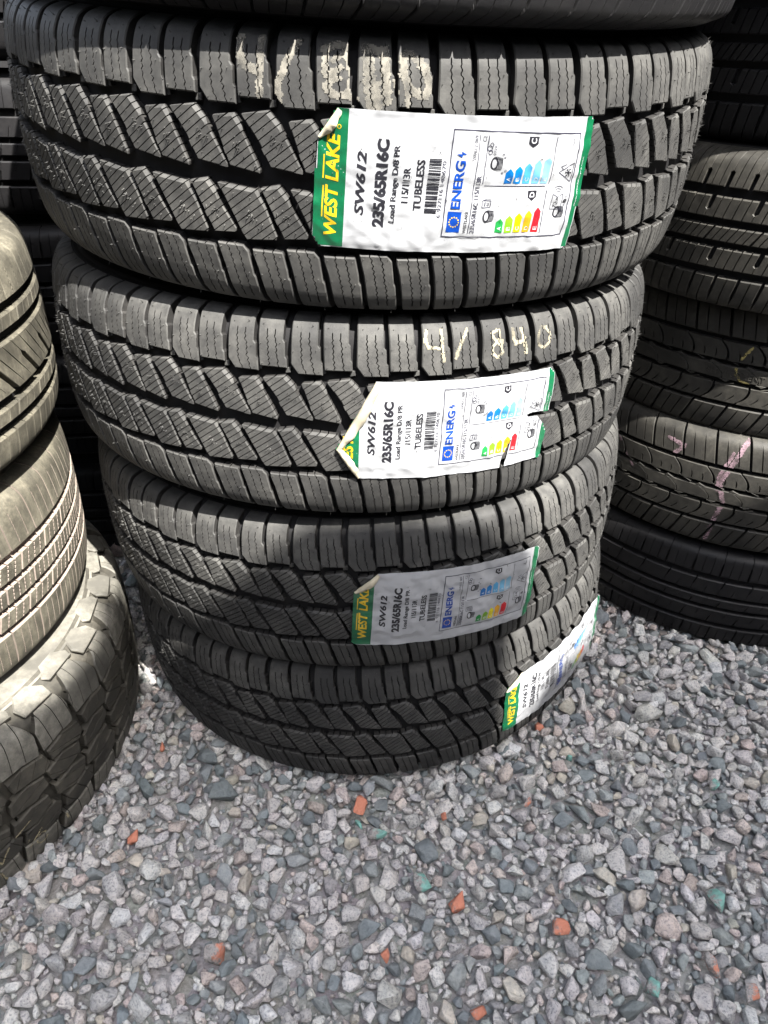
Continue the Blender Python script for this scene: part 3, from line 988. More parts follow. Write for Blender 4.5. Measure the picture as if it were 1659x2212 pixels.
SP = SWEPT[0]
c3 = [[6.5, at_deg(SP, -42.4, 67), at_deg(SP, -38.2, 62), at_deg(SP, -40.3, 46)], [7.5, at_deg(SP, -24.6, 90), at_deg(SP, -27.0, 42), at_deg(SP, -28.1, 22), at_deg(SP, -27.6, 12), at_deg(SP, -26.2, -9), at_deg(SP, -27.2, -43), at_deg(SP, -27.8, -76)],
      [5.5, at_deg(SP, -27.0, 68), at_deg(SP, -28.7, 30), at_deg(SP, -28.4, 10)], [4, at_deg(SP, -58.5, 60), at_deg(SP, -55, 36)], [4, at_deg(SP, -53, 22), at_deg(SP, -50, 4)]]
chalk_mark(sw1[0], SWEPT, 0, c3, 6, M_PINK, label='smudged pink chalk stripe and arrow')
c4 = [[4, at_deg(SP, -31.5, 8), at_deg(SP, -31.2, 0), at_deg(SP, -30.0, -7), at_deg(SP, -28.1, -10)], [4, at_deg(SP, -24.5, 66), at_deg(SP, -26.5, 50)], [4, at_deg(SP, -29.5, 38), at_deg(SP, -31, 22)]]
chalk_mark(sw2[0], SWEPT, 20, c4, 4, M_YELLOW, label='curved yellow chalk stroke')
AP = AT[0]


def arc(cu, cs, r, a0, a1, n=8, sq=1.0):
    return [(cu + r * math.cos(deg(a0 + (a1 - a0) * i / n)), cs + sq * r * math.sin(deg(a0 + (a1 - a0) * i / n))) for i in range(n + 1)]


c5 = [[2.2, (366, -44), (356, -52), (347, -61)], [2.4] + arc(364, -60, 7, 40, 330, sq=1.2), [2.2, (357, -18), (346, -22), (336, -26)], [2.4, (349, -46), (343, -52), (338, -65)],
      [2.4, (327, -33), (322, -40), (316, -50), (313, -44)], [3.4, (311, -63), (313, -76), (317, -86), (326, -93), (335, -98), (345, -103)], [3.2, (400, -48), (399, -60), (401, -70)]]
chalk_mark(at[0], AT, 10, c5, 3, M_SCRIBBLE, label='thin ochre marker scribble')


# ------------------------------------------------------------------ lettering
_TXT = {}


def text_tris(body, shear=0.0, bold=0.0):
    """triangles of a word, scaled to the unit square"""
    key = (body, shear, bold)
    if key not in _TXT:
        cu = bpy.data.curves.new('lettering', 'FONT')
        cu.body = body
        cu.shear = shear
        cu.offset = bold
        cu.resolution_u = 3
        ob = bpy.data.objects.new('lettering', cu)
        COL.objects.link(ob)
        dg = bpy.context.evaluated_depsgraph_get()
        dg.update()
        me = ob.evaluated_get(dg).to_mesh()
        me.calc_loop_triangles()
        v = np.array([q.co[:2] for q in me.vertices])
        t = [tuple(q.vertices) for q in me.loop_triangles]
        lo, hi = v.min(0), v.max(0)
        v = (v - lo) / (hi - lo)
        ob.evaluated_get(dg).to_mesh_clear()
        COL.objects.unlink(ob)
        bpy.data.objects.remove(ob)
        bpy.data.curves.remove(cu)
        _TXT[key] = [[tuple(v[i]) for i in q] for q in t]
    return _TXT[key]


def upword(body, x0, x1, y0, y1, shear=0.0, bold=0.0):
    """a word reading upwards: its foot is at x1, its first letter at y0"""
    return [[(x1 - b * (x1 - x0), y0 + a * (y1 - y0)) for a, b in t] for t in text_tris(body, shear, bold)]


def rect(x0, x1, y0, y1):
    return [[(x0, y0), (x1, y0), (x1, y1), (x0, y1)]]


def ring(cx, cy, rx, ry, w, n=20, rot=0.0):
    out = []
    for i in range(n):
        q = []
        for a, k in ((i, 1), (i + 1, 1), (i + 1, 0), (i, 0)):
            t = 2 * math.pi * a / n
            x, y = (rx - (w if k == 0 else 0)) * math.cos(t), (ry - (w if k == 0 else 0)) * math.sin(t)
            q.append((cx + x * math.cos(rot) - y * math.sin(rot), cy + x * math.sin(rot) + y * math.cos(rot)))
        out.append(q)
    return out


def bar(x0, y0, x1, y1, w):
    L = math.hypot(x1 - x0, y1 - y0)
    nx, ny = -(y1 - y0) / L * w / 2, (x1 - x0) / L * w / 2
    return [[(x0 + nx, y0 + ny), (x0 - nx, y0 - ny), (x1 - nx, y1 - ny), (x1 + nx, y1 + ny)]]


def tyre_icon(cx, cy):
    """a small tyre seen from the side: rim ellipse on top of a striped band (the label is turned a quarter)"""
    k, g = [], []
    k += ring(cx - 1.8, cy, 2.9, 4.4, 1.1)
    for i in range(5):
        x = cx + 0.2 + i * 0.95
        k += bar(x, cy - 4.2 + 0.12 * i, x + 0.5, cy, 0.5) + bar(x + 0.5, cy, x, cy + 4.2 - 0.12 * i, 0.5)
    k += bar(cx - 1.5, cy - 4.4, cx + 4.2, cy - 3.7, 0.4) + bar(cx - 1.5, cy + 4.4, cx + 4.2, cy + 3.7, 0.4)
    return k


def label_art():
    """list of (material slot, convex polygons) in mm from the lower left corner of the printed frame"""
    A = []
    GREEN, GOLD, INK, GREY, BLUE, WHITE = range(6)
    A.append((GREEN, rect(-101, -75.2, -20, 90)))
    A.append((GREEN, rect(111.5, 122, -20, 95)))
    A.append((GOLD, upword('WEST LAKE', -90.0, -80.4, -4, 66.5, 0.18, 0.03)))
    A.append((GOLD, bar(-91.6, 9, -91.3, 31, 1.0) + bar(-91.6, 36, -91.3, 52, 1.0) + ring(-81.5, 70.5, 1.5, 1.5, 0.5)))
    A.append((INK, upword('SW612', -67.8, -60.8, 12.6, 56, 0.22, 0.03)))
    A.append((INK, upword('235/65R16C', -54.2, -45.2, 5.0, 65.3, 0.0, 0.05)))
    A.append((INK, upword('Load Range D/8 PR', -41.8, -36.2, 8.8, 62.2, 0.0, 0.022)))
    A.append((INK, upword('115/113R', -33.6, -28.4, 23.6, 48, 0.0, 0.024)))
    A.append((INK, upword('TUBELESS', -24.2, -18.3, 18.6, 53.6, 0.0, 0.024)))
    rr = random.Random(6927116)
    y = 17.0
    while y < 55:
        w = rr.choice([0.45, 0.45, 0.8, 1.15])
        A.append((INK, rect(-15.4, -6.2 if rr.random() > 0.1 else -4.8, y, y + w)))
        y += w + rr.choice([0.5, 0.5, 0.9, 1.1])
    A.append((GREY, upword('6', -5.4, -2.6, 14.0, 15.9) + upword('927116', -5.4, -2.6, 18.5, 34) + upword('140670', -5.4, -2.6, 37, 53.5)))
    f = 0.75
    A.append((GREY, rect(0, 107.4, 0, f) + rect(0, 107.4, 75 - f, 75) + rect(0, f, f, 75 - f) + rect(107.4 - f, 107.4, f, 75 - f)))
    A.append((BLUE, rect(3.2, 13.8, 3.7, 18.8)))
    for i in range(12):
        t = 2 * math.pi * i / 12
        A.append((GOLD, [[(8.5 + 3.6 * math.cos(t) + 0.62 * math.cos(a), 11.25 + 3.6 * math.sin(t) + 0.62 * math.sin(a)) for a in np.linspace(0, 2 * math.pi, 6)[:-1]]]))
    A.append((BLUE, upword('ENERG', 4.6, 12.0, 21.0, 54.5, 0.0, 0.03)))
    A.append((BLUE, [[(4.4, 58.6), (8.6, 56.6), (7.8, 58.8)], [(7.8, 58.8), (8.6, 56.6), (9.0, 58.2)], [(12.2, 58.6), (7.8, 60.6), (8.6, 58.4)]]))
    A.append((INK, upword('WESTLAKE', 16.6, 19.0, 3.3, 19.5, 0.0, 0.012)))
    A.append((GREY, upword('235/65R16C 115/113R', 22.2, 25.8, 3.5, 44.6, 0.0, 0.018)))
    A.append((GREY, upword('SW612 069', 16.8, 19.4, 55, 71.5) + upword('C2', 23.4, 25.9, 67.6, 71.4)))
    A.append((GREY, rect(20.7, 21.2, 3, 72) + rect(27.2, 27.7, 39, 72) + rect(29, 82, 37.5, 38.0) + rect(84.0, 84.5, 3, 35) + rect(84.8, 85.3, 39, 72)))
    for i, (x, t) in enumerate(zip((43.7, 51.7, 59.6, 67.8, 75.8), (14.3, 16.4, 18.3, 20.3, 22.4))):
        A.append((6 + i, [[(x, 3.7), (x + 6.2, 3.7), (x + 6.2, t - 3), (x + 3.1, t), (x, t - 3)]]))
        A.append((WHITE, upword('ABCDE'[i], x + 1.6, x + 4.7, 5.4, 8.2)))
    for i, (x, t) in enumerate(zip((44.9, 52.6, 60.6, 68.7, 76.8), (50.3, 52.1, 54.2, 56.3, 58.3))):
        A.append((11 + i, [[(x, 39.6), (x + 6.2, 39.6), (x + 6.2, t - 3), (x + 3.1, t), (x, t - 3)]]))
        A.append((WHITE, upword('ABCDE'[i], x + 1.6, x + 4.7, 41.2, 44)))
    for x, y, ch in ((67.4, 27.2, 'D'), (60.4, 64.6, 'C')):
        A.append((INK, [[(x, y + 2.6), (x + 3.9, y), (x + 7.8, y + 2.6), (x + 7.8, y + 7.4), (x, y + 7.4)]]))
        A.append((WHITE, upword(ch, x + 1.7, x + 6.0, y + 2.7, y + 6.3, 0.0, 0.02)))
    A.append((INK, tyre_icon(36, 16.0) + tyre_icon(36.3, 53.4)))
    # fuel pump, cloud with drops
    A.append((GREY, bar(29.5, 22.4, 36.5, 22.4, 0.5) + bar(29.5, 27.4, 36.5, 27.4, 0.5) + bar(29.5, 22.4, 29.5, 27.4, 0.5) + bar(36.5, 22.4, 36.5, 27.4, 0.5) + bar(31.8, 23.4, 31.8, 26.4, 0.9)
              + bar(33.5, 28.6, 36.5, 28.6, 0.4) + bar(30, 27.4, 33.5, 28.6, 0.4) + upword('ec', 33.2, 35.4, 23.2, 26.4)))
    A.append((GREY, ring(30.2, 60.8, 1.6, 1.8, 0.45) + ring(29.4, 63.4, 1.9, 1.9, 0.45) + ring(30.4, 65.8, 1.4, 1.6, 0.45)))
    for i in range(4):
        A.append((GREY, bar(32.6, 60 + 1.7 * i, 34.6, 59.4 + 1.7 * i, 0.4)))
    for (x, y) in ((40.5, 59.8), (42.2, 57.6), (44.0, 48.6), (41.8, 47.0)):
        A.append((GREY, ring(x, y, 0.9, 0.7, 0.35, 10)))
    # mountain with snowflake
    tri = [(92.5, 47.5), (105.3, 40.6), (105.3, 54.4)]
    for i in range(3):
        A.append((GREY, bar(*tri[i], *tri[(i + 1) % 3], 0.5)))
    A.append((GREY, bar(96, 49.6, 93.8, 51.5, 0.45) + bar(93.8, 51.5, 98.5, 53.2, 0.45)))
    for i in range(3):
        c, s_ = math.cos(math.pi * i / 3), math.sin(math.pi * i / 3)
        A.append((INK, bar(101 - 3 * c, 47.5 - 3 * s_, 101 + 3 * c, 47.5 + 3 * s_, 0.6)))
        for e in (-1, 1):
            bx, by = 101 + e * 2 * c, 47.5 + e * 2 * s_
            for d in (-0.8, 0.8):
                A.append((INK, bar(bx, by, bx + e * 1.2 * math.cos(math.pi * i / 3 + d), by + e * 1.2 * math.sin(math.pi * i / 3 + d), 0.4)))
    # noise class
    A.append((INK, tyre_icon(99.2, 18.3)))
    A.append((GREY, bar(90.8, 20.5, 100.4, 20.5, 0.4) + bar(90.8, 20.5, 90.8, 32, 0.4) + bar(90.8, 32, 95.5, 29.6, 0.4) + bar(95.5, 29.6, 100.4, 32, 0.4) + bar(100.4, 20.5, 100.4, 32, 0.4)))
    A.append((INK, upword('72', 93.0, 96.2, 21.6, 26) + upword('dB', 94.0, 96.2, 26.8, 29.4)))
    A.append((GREY, upword('A', 102.4, 104.4, 22.6, 24.4) + upword('C', 102.4, 104.4, 29.4, 31.2)))
    A.append((INK, upword('B', 101.6, 104.6, 25.4, 28.4, 0.0, 0.02)))
    for r in (2.4, 4.2, 6.0):
        for i in range(6):
            a0, a1 = math.radians(50 + 13.5 * i), math.radians(50 + 13.5 * (i + 1))
            A.append((GREY, bar(95.6 + r * math.cos(a0), 31.5 + r * math.sin(a0), 95.6 + r * math.cos(a1), 31.5 + r * math.sin(a1), 0.4)))
    A.append((GREY, upword('2020/740', 100.6, 102.0, 66, 71.5)))
    A.append((WHITE, upword('www.westlaketyre.com', 113.2, 114.8, 22, 58)))
    return A


ART = label_art()
ART_MATS = [M_GREEN, M_GOLD, M_INK, M_GREYINK, M_BLUE, M_WHITEINK] + ARROWS + BARROWS


def cut_cells(poly, step):
    """split a convex polygon along a square grid"""
    out = [[list(p) + [0, 0] for p in poly]]
    if area(out[0]) < 0:
        out[0] = out[0][::-1]
    for ax in (0, 1):
        nxt = []
        for q in out:
            lo, hi = min(p[ax] for p in q), max(p[ax] for p in q)
            c = math.floor(lo / step + 1) * step
            while c < hi - 1e-6:
                a = clip_half(q, 1 - ax, ax, c)
                q = clip_half(q, -(1 - ax), -ax, -c)
                if a:
                    nxt.append(a)
                if not q:
                    break
                c += step
            if q:
                nxt.append(q)
        out = nxt
    return out


def make_label(root, P, u0, z0, rot, outline, flaps, seed, label, lift_right=0.0, amp=1.0, phase=0.0):
    ca, sa = math.cos(rot), math.sin(rot)
    D = WV[1]
    tops = [(min(p[0] for p in t), max(p[0] for p in t), min(p[1] for p in t), max(p[1] for p in t), t) for t in D.tops]
    gx, gy = np.arange(-104, 126, 2.0), np.arange(-20, 92, 2.0)
    raw = np.zeros((len(gx), len(gy)))
    for i, x in enumerate(gx):
        for j, y in enumerate(gy):
            u, s_ = u0 + x * ca - y * sa, z0 + x * sa + y * ca
            du = (u - phase) % D.per
            raw[i, j] = any(x0 <= du + o <= x1 and y0 <= s_ <= y1 and in_poly(du + o, s_, t) for o in (0, -D.per, D.per) for (x0, x1, y0, y1, t) in tops)
    for _ in range(3):
        pad = np.pad(raw, 1, mode='edge')
        raw = (pad[1:-1, 1:-1] * 2 + pad[2:, 1:-1] + pad[:-2, 1:-1] + pad[1:-1, 2:] + pad[1:-1, :-2]) / 6

    def on_block(x, y):
        a, b = min(max((x + 104) / 2, 0), len(gx) - 1.001), min(max((y + 20) / 2, 0), len(gy) - 1.001)
        i, j = int(a), int(b)
        a, b = a - i, b - j
        return raw[i, j] * (1 - a) * (1 - b) + raw[i + 1, j] * a * (1 - b) + raw[i, j + 1] * (1 - a) * b + raw[i + 1, j + 1] * a * b

    def height(x, y):
        zz = z0 + x * sa + y * ca
        v = Vector((x * 0.045 + seed, y * 0.06, seed * 1.7))
        h = 1.5 + 1.0 * amp * noise.noise(v) + 0.62 * amp * noise.noise(v * 2.7) + 0.22 * amp * noise.noise(v * 6)
        h += amp * 0.55 * (1 - min(1, abs(noise.noise(Vector((x * 0.03 + y * 0.025, seed, y * 0.012)))) * 9))     # creases
        h += 1.1 * (on_block(x, y) - 0.75)
        h -= 0.6 * math.exp(-((zz - 2.5 - 0.03 * x) / 4.5) ** 2)                                             # sags into the middle groove
        for e in (-8, 82):
            h += 0.5 * math.exp(-abs(y - e) / 4) * (0.5 + noise.noise(Vector((x * 0.06, e, seed))))
        if lift_right and x > 60:
            h += lift_right * ((x - 60) / 60.0) ** 2
        return max(h, 0.45)

    def to3(pts, extra):
        A = np.array([[u0 + x * ca - y * sa, z0 + x * sa + y * ca, height(x, y) + extra + (p[2] if len(p) > 2 else 0)] for p in pts for x, y in [p[:2]]])
        return P.map(A[:, 0], A[:, 1], A[:, 2])

    def mesh(name, polys, extra, mats, parent, slots=None):
        idx, vs, fs = {}, [], []
        for q in polys:
            f = []
            for p in q:
                key = (round(p[0], 3), round(p[1], 3))
                if key not in idx:
                    idx[key] = len(vs)
                    vs.append(key)
                f.append(idx[key])
            fs.append(tuple(f))
        return link(name, to3(vs, extra), fs, mats, parent, smooth=True, midx=slots)

    xs0, xs1 = min(p[0] for p in outline), max(p[0] for p in outline)
    ys0, ys1 = min(p[1] for p in outline), max(p[1] for p in outline)
    st = 2.0
    cells = []
    oc = [list(p) + [0, 0] for p in outline]
    for i in range(math.floor(xs0 / st), math.ceil(xs1 / st)):
        col = clip_half(clip_half(oc, -1, 0, -i * st), 1, 0, (i + 1) * st)
        if not col:
            continue
        for j in range(math.floor(ys0 / st), math.ceil(ys1 / st)):
            x0, x1, y0, y1 = i * st, (i + 1) * st, j * st, (j + 1) * st
            ins = [in_poly(x, y, outline) for x, y in ((x0 + .01, y0 + .01), (x1 - .01, y0 + .01), (x1 - .01, y1 - .01), (x0 + .01, y1 - .01))]
            if all(ins):
                cells.append([(x0, y0), (x1, y0), (x1, y1), (x0, y1)])
            else:
                q = clip_half(clip_half(col, 0, -1, -y0), 0, 1, y1) if any(ins) or True else []
                if q and area(q) > 0.02:
                    cells.append([(p[0], p[1]) for p in q])
    lab = mesh('paper_label', cells, 0.0, M_PAPER, root)
    lab['label'] = label
    polys, slots = [], []
    for lvl in (0, 1):
        for slot, ps in ART:
            under = slot == 0 or slot == 4 and len(ps) == 1 and len(ps[0]) == 4 or slot >= 6 or slot == 2 and len(ps) == 1 and len(ps[0]) == 5
            if under != (lvl == 0):
                continue
            for p in ps:
                for q in cut_cells(p, 2.0):
                    cx, cy = sum(v[0] for v in q) / len(q), sum(v[1] for v in q) / len(q)
                    if in_poly(cx, cy, outline):
                        polys.append(q)
                        slots.append((slot, lvl))
    for lvl, nm in ((0, 'printed_colour'), (1, 'printed_lettering')):
        sel = [i for i, s in enumerate(slots) if s[1] == lvl]
        mesh(nm, [polys[i] for i in sel], 0.2 + 0.1 * lvl, ART_MATS, lab, [slots[i][0] for i in sel])
    # corners that have curled back over the face
    for (a, b, rad, turn) in flaps:
        n, mth = 24, 9
        L = math.hypot(b[0] - a[0], b[1] - a[1])
        nx, ny = -(b[1] - a[1]) / L, (b[0] - a[0]) / L        # towards the face
        vs, fs = [], []
        for i in range(n + 1):
            t = i / n
            wob = rad * (0.35 + 0.65 * math.sin(math.pi * min(1, t * 0.9 + 0.08))) * (1 + 0.25 * noise.noise(Vector((t * 6, seed, 0))))
            for k in range(mth + 1):
                ph = math.radians(turn) * k / mth
                d = wob * (1 - math.cos(ph)) * 0.9 - wob * 0.25 * math.sin(ph)
                hh = wob * math.sin(ph) * 0.8 + 0.3 + wob * 0.28 * k / mth
                x, y = a[0] + (b[0] - a[0]) * t + nx * d, a[1] + (b[1] - a[1]) * t + ny * d
                vs.append((x, y, hh if k else 0.05))
        for i in range(n):
            for k in range(mth):
                o = i * (mth + 1) + k
                fs.append((o, o + 1, o + mth + 2, o + mth + 1))
        link('curled_corner', to3(vs, 0.0), fs, M_BACK, lab, smooth=True)
    return lab


VP = WV[0]
OUT1 = [(-98.5, -5), (-91.5, -13), (112, -11.5), (116.5, -9), (118, 83), (116, 86), (-83, 82), (-96.3, 63)]
OUT3 = [(-95, -12), (-91, -15), (112, -12), (117, -9), (119, 83), (116, 86), (-72, 83), (-95.5, 60)]
OUT2 = [(-75.6, -12), (67, -13.3), (68.5, 0), (76, 21), (74.5, 8), (72.5, -13), (117, -11), (118, 17), (112, 27), (104, 35.5), (93, 36.5), (90, 39), (98, 40.2), (119, 38.5), (118.5, 77), (113, 82.5), (-62, 83.5), (-95.6, 18)]
OUT4 = [(-97, -12), (-80, -14), (112, -12), (117, -9), (119, 83), (116, 86), (-72, 81), (-97, 62)]
make_label(vans[0][0], VP, 71.4, -30.3, -0.0354, OUT1, [((-83, 82), (-96.3, 63), 3.6, 165)], 1.3, 'flat white and green tyre label with one curled corner', phase=T_SPECS[0][2])
make_label(vans[1][0], VP, 95.8, -35.5, -0.0035, OUT2, [((-62, 83.5), (-95.6, 18), 5.2, 175), ((-95.6, 18), (-75.6, -12), 4.0, 175)], 5.1, 'white tyre label torn at its left end and slit on the right', phase=T_SPECS[1][2])
make_label(vans[2][0], VP, 96.5, -38.3, -0.0653, OUT3, [((-72, 83), (-95.5, 60), 4.0, 170)], 9.7, 'white and green tyre label lying in the shade', phase=T_SPECS[2][2])
make_label(vans[3][0], VP, 283.0, -43.0, 0.0, OUT4, [((-72, 81), (-97, 62), 3.6, 165)], 14.2, 'sun bleached white label wrapping round the tyre', lift_right=6.0, phase=T_SPECS[3][2])

# moulded word on the centre rib of the swept tread tyre
def moulded_word(root, P, body, u0, u1, s0, s1, mat, h=0.5):
    polys = []
    for t in text_tris(body, 0.0, 0.0):
        polys += cut_cells([(u0 + a * (u1 - u0), s0 + b * (s1 - s0)) for a, b in t], 4.0)
    vs, fs = [], []
    for q in polys:
        o = len(vs)
        n = len(q)
        vs += [(p[0], p[1], h) for p in q] + [(p[0], p[1], -0.5) for p in q]
        fs.append(tuple(range(o, o + n)))
        fs += [(o + n + i, o + n + (i + 1) % n, o + (i + 1) % n, o + i) for i in range(n)]
    A = np.array(vs)
    return link('moulded_lettering', P.map(A[:, 0], A[:, 1], A[:, 2]), fs, mat, root)


moulded_word(sw2[0], SP, 'REPLACEMENT', deg(-38.0) * SP.R, deg(-25.0) * SP.R, -5.0, 3.0, M_WORN)


# ------------------------------------------------------------------ ground
def ground_mat():
    m, nt, p = new_mat('grit between the stones')
    tc = nd(nt, 'ShaderNodeTexCoord')
    v = nd(nt, 'ShaderNodeTexVoronoi', Scale=60.0)
    nt.links.new(tc.outputs['Object'], v.inputs['Vector'])
    n = nd(nt, 'ShaderNodeTexNoise', Scale=220.0, Detail=6.0, Roughness=0.7)
    nt.links.new(tc.outputs['Object'], n.inputs['Vector'])
    r = ramp(nt, n.outputs['Fac'], [(0.3, (0.22, 0.21, 0.20)), (0.55, (0.40, 0.385, 0.365)), (0.75, (0.52, 0.50, 0.47))])
    c = mixrgb(nt, 0.06, r.outputs[0], v.outputs['Color'])
    hs = nd(nt, 'ShaderNodeHueSaturation', Saturation=0.6, Value=0.8)
    nt.links.new(c, hs.inputs['Color'])
    nt.links.new(hs.outputs[0], p.inputs['Base Color'])
    p.inputs['Roughness'].default_value = 0.95
    b = nd(nt, 'ShaderNodeBump', Strength=0.8, Distance=0.006)
    nt.links.new(n.outputs['Fac'], b.inputs['Height'])
    nt.links.new(b.outputs[0], p.inputs['Normal'])
    return m


def stone_mat():
    m, nt, p = new_mat('crushed granite and basalt')
    at_ = nd(nt, 'ShaderNodeAttribute', attribute_name='stone')
    tc = nd(nt, 'ShaderNodeTexCoord')
    n1 = nd(nt, 'ShaderNodeTexNoise', Scale=380.0, Detail=5.0, Roughness=0.6)
    n2 = nd(nt, 'ShaderNodeTexNoise', Scale=95.0, Detail=5.0, Roughness=0.6)
    n3 = nd(nt, 'ShaderNodeTexNoise', Scale=900.0, Detail=4.0, Roughness=0.7)
    for n in (n1, n2, n3):
        nt.links.new(tc.outputs['Object'], n.inputs['Vector'])
    speck = ramp(nt, n1.outputs['Fac'], [(0.36, (0.52, 0.53, 0.56)), (0.50, (1, 1, 1))])
    spk = mixrgb(nt, at_.outputs['Alpha'], (1.0, 1.0, 1.0), speck.outputs[0])
    tint = ramp(nt, n2.outputs['Fac'], [(0.3, (0.80, 0.82, 0.84)), (0.7, (1.16, 1.14, 1.11))])
    m1 = nd(nt, 'ShaderNodeMixRGB', blend_type='MULTIPLY')
    m1.inputs[0].default_value = 1.0
    nt.links.new(at_.outputs['Color'], m1.inputs[1])
    nt.links.new(spk, m1.inputs[2])
    m2 = nd(nt, 'ShaderNodeMixRGB', blend_type='MULTIPLY')
    m2.inputs[0].default_value = 1.0
    nt.links.new(m1.outputs[0], m2.inputs[1])
    nt.links.new(tint.outputs[0], m2.inputs[2])
    nt.links.new(m2.outputs[0], p.inputs['Base Color'])
    p.inputs['Roughness'].default_value = 0.88
    p.inputs['Specular IOR Level'].default_value = 0.25
    b1 = nd(nt, 'ShaderNodeBump', Strength=0.9, Distance=0.005)
    nt.links.new(n2.outputs['Fac'], b1.inputs['Height'])
    b2 = nd(nt, 'ShaderNodeBump', Strength=0.8, Distance=0.0015)
    nt.links.new(n3.outputs['Fac'], b2.inputs['Height'])
    nt.links.new(b1.outputs[0], b2.inputs['Normal'])
    nt.links.new(b2.outputs[0], p.inputs['Normal'])
    return m, nt, p, m2


def paint_mat(name, col, cover):
    """splash of paint over the same stone"""
    m, nt, p, m2 = stone_mat()
    m.name = name
    tc = nd(nt, 'ShaderNodeTexCoord')
    n = nd(nt, 'ShaderNodeTexNoise', Scale=110.0, Detail=7.0, Roughness=0.75)
    nt.links.new(tc.outputs['Object'], n.inputs['Vector'])
    sx = nd(nt, 'ShaderNodeSeparateXYZ')
    nt.links.new(tc.outputs['Object'], sx.inputs[0])
    ad = nd(nt, 'ShaderNodeMath', operation='MULTIPLY_ADD')
    nt.links.new(sx.outputs['X'], ad.inputs[0])
    ad.inputs[1].default_value = 12.0
    nt.links.new(n.outputs['Fac'], ad.inputs[2])
    r = ramp(nt, ad.outputs[0], [(0.56 - cover * 0.3, (0, 0, 0)), (0.66 - cover * 0.3, (0.86, 0.86, 0.86))])
    c = mixrgb(nt, r.outputs[0], m2.outputs[0], col)
    nt.links.new(c, p.inputs['Base Color'])
    return m


def base_stone(seed, fine=True):
    """angular crushed stone: hull of random points, edges knocked off"""
    rg = np.random.default_rng(seed)
    bm = bmesh.new()
    d = rg.normal(size=(rg.integers(11, 17), 3))
    d /= np.linalg.norm(d, axis=1)[:, None]
    sc = np.array([1.0, rg.uniform(0.62, 0.95), rg.uniform(0.5, 0.8)])
    d = d * sc * rg.uniform(0.82, 1.05, size=(len(d), 1))
    for p in d:
        bm.verts.new(p)
    bmesh.ops.convex_hull(bm, input=bm.verts)
    for v in [v for v in bm.verts if not v.link_faces]:
        bm.verts.remove(v)
    bmesh.ops.dissolve_limit(bm, angle_limit=0.22, verts=bm.verts, edges=bm.edges)
    bmesh.ops.bevel(bm, geom=list(bm.edges), offset=0.10 if fine else 0.12, segments=2 if fine else 1, profile=0.55, affect='EDGES', clamp_overlap=True)
    bmesh.ops.triangulate(bm, faces=[f for f in bm.faces if len(f.verts) > 4])
    bm.verts.index_update()
    V = np.array([v.co[:] for v in bm.verts])
    V += np.array([[0.10 * noise.noise(Vector(v) * 2.3 + Vector((seed, 0, 0))) + 0.06 * noise.noise(Vector(v) * 6 + Vector((0, seed, 0)))] * 3 for v in V]) * V
    F = [tuple(v.index for v in f.verts) for f in bm.faces]
    bm.free()
    return V, F


BASES = [base_stone(100 + i) for i in range(20)]
SMALL = [base_stone(300 + i, False) for i in range(12)]
KINDS_ = [((0.495, 0.475, 0.465), 0.9, 0.46), ((0.53, 0.505, 0.48), 0.8, 0.16), ((0.19, 0.212, 0.22), 0.2, 0.14), ((0.29, 0.31, 0.31), 0.35, 0.10),
          ((0.48, 0.415, 0.385), 0.8, 0.07), ((0.45, 0.415, 0.36), 0.4, 0.03), ((0.33, 0.325, 0.325), 0.6, 0.04)]


def rot_matrix(rg):
    q = rg.normal(size=4)
    q[1:3] *= 0.45
    q /= np.linalg.norm(q)
    w, x, y, z = q
    return np.array([[1 - 2 * (y * y + z * z), 2 * (x * y - z * w), 2 * (x * z + y * w)], [2 * (x * y + z * w), 1 - 2 * (x * x + z * z), 2 * (y * z - x * w)], [2 * (x * z - y * w), 2 * (y * z + x * w), 1 - 2 * (x * x + y * y)]])


ORANGE = [(-0.027, 0.569, 33, 1.0), (-0.299, 0.522, 22, .8), (0.221, 0.695, 20, .9), (0.078, 0.554, 14, .9), (0.186, 0.576, 15, .3), (0.087, 0.448, 28, .8), (0.199, 0.421, 32, .75), (0.100, 0.339, 25, .8),
          (0.351, 0.384, 26, .2), (0.380, 0.357, 24, .2), (0.007, 0.390, 15, 1.0), (-0.175, 0.392, 36, 0.1), (-0.297, 0.653, 15, .8)]
TEAL = [(0.254, 0.643, 16, .8), (0.047, 0.469, 26, .3), (0.381, 0.452, 31, .45), (0.279, 0.362, 24, .3), (-0.026, 0.540, 16, .8), (-0.004, 0.530, 24, .3), (0.433, 0.604, 20, .4)]

tag(link('ground', [(-1.5, 0.0, -0.005), (1.8, 0.0, -0.005), (1.8, 2.6, -0.005), (-1.5, 2.6, -0.005)], [(0, 1, 2, 3)], ground_mat()), 'grey grit under the crushed stone', 'ground', kind='structure')
dark_surround, ant, ap = new_mat('dark surround')  # dark ground added out of view to cut light bounced up at the tyres
an = nd(ant, 'ShaderNodeTexNoise', Scale=160.0, Detail=6.0, Roughness=0.7)
atc = nd(ant, 'ShaderNodeTexCoord')
ant.links.new(atc.outputs['Object'], an.inputs['Vector'])
ar = ramp(ant, an.outputs['Fac'], [(0.35, (0.028, 0.028, 0.029)), (0.7, (0.07, 0.069, 0.067))])
ant.links.new(ar.outputs[0], ap.inputs['Base Color'])
ap.inputs['Roughness'].default_value = 0.9
tag(link('yard', [(-40, -40, -0.012), (40, -40, -0.012), (40, 40, -0.012), (-40, 40, -0.012)], [(0, 1, 2, 3)], dark_surround), 'added dark ground round the gravel bed, cuts bounced light', 'yard', kind='structure')


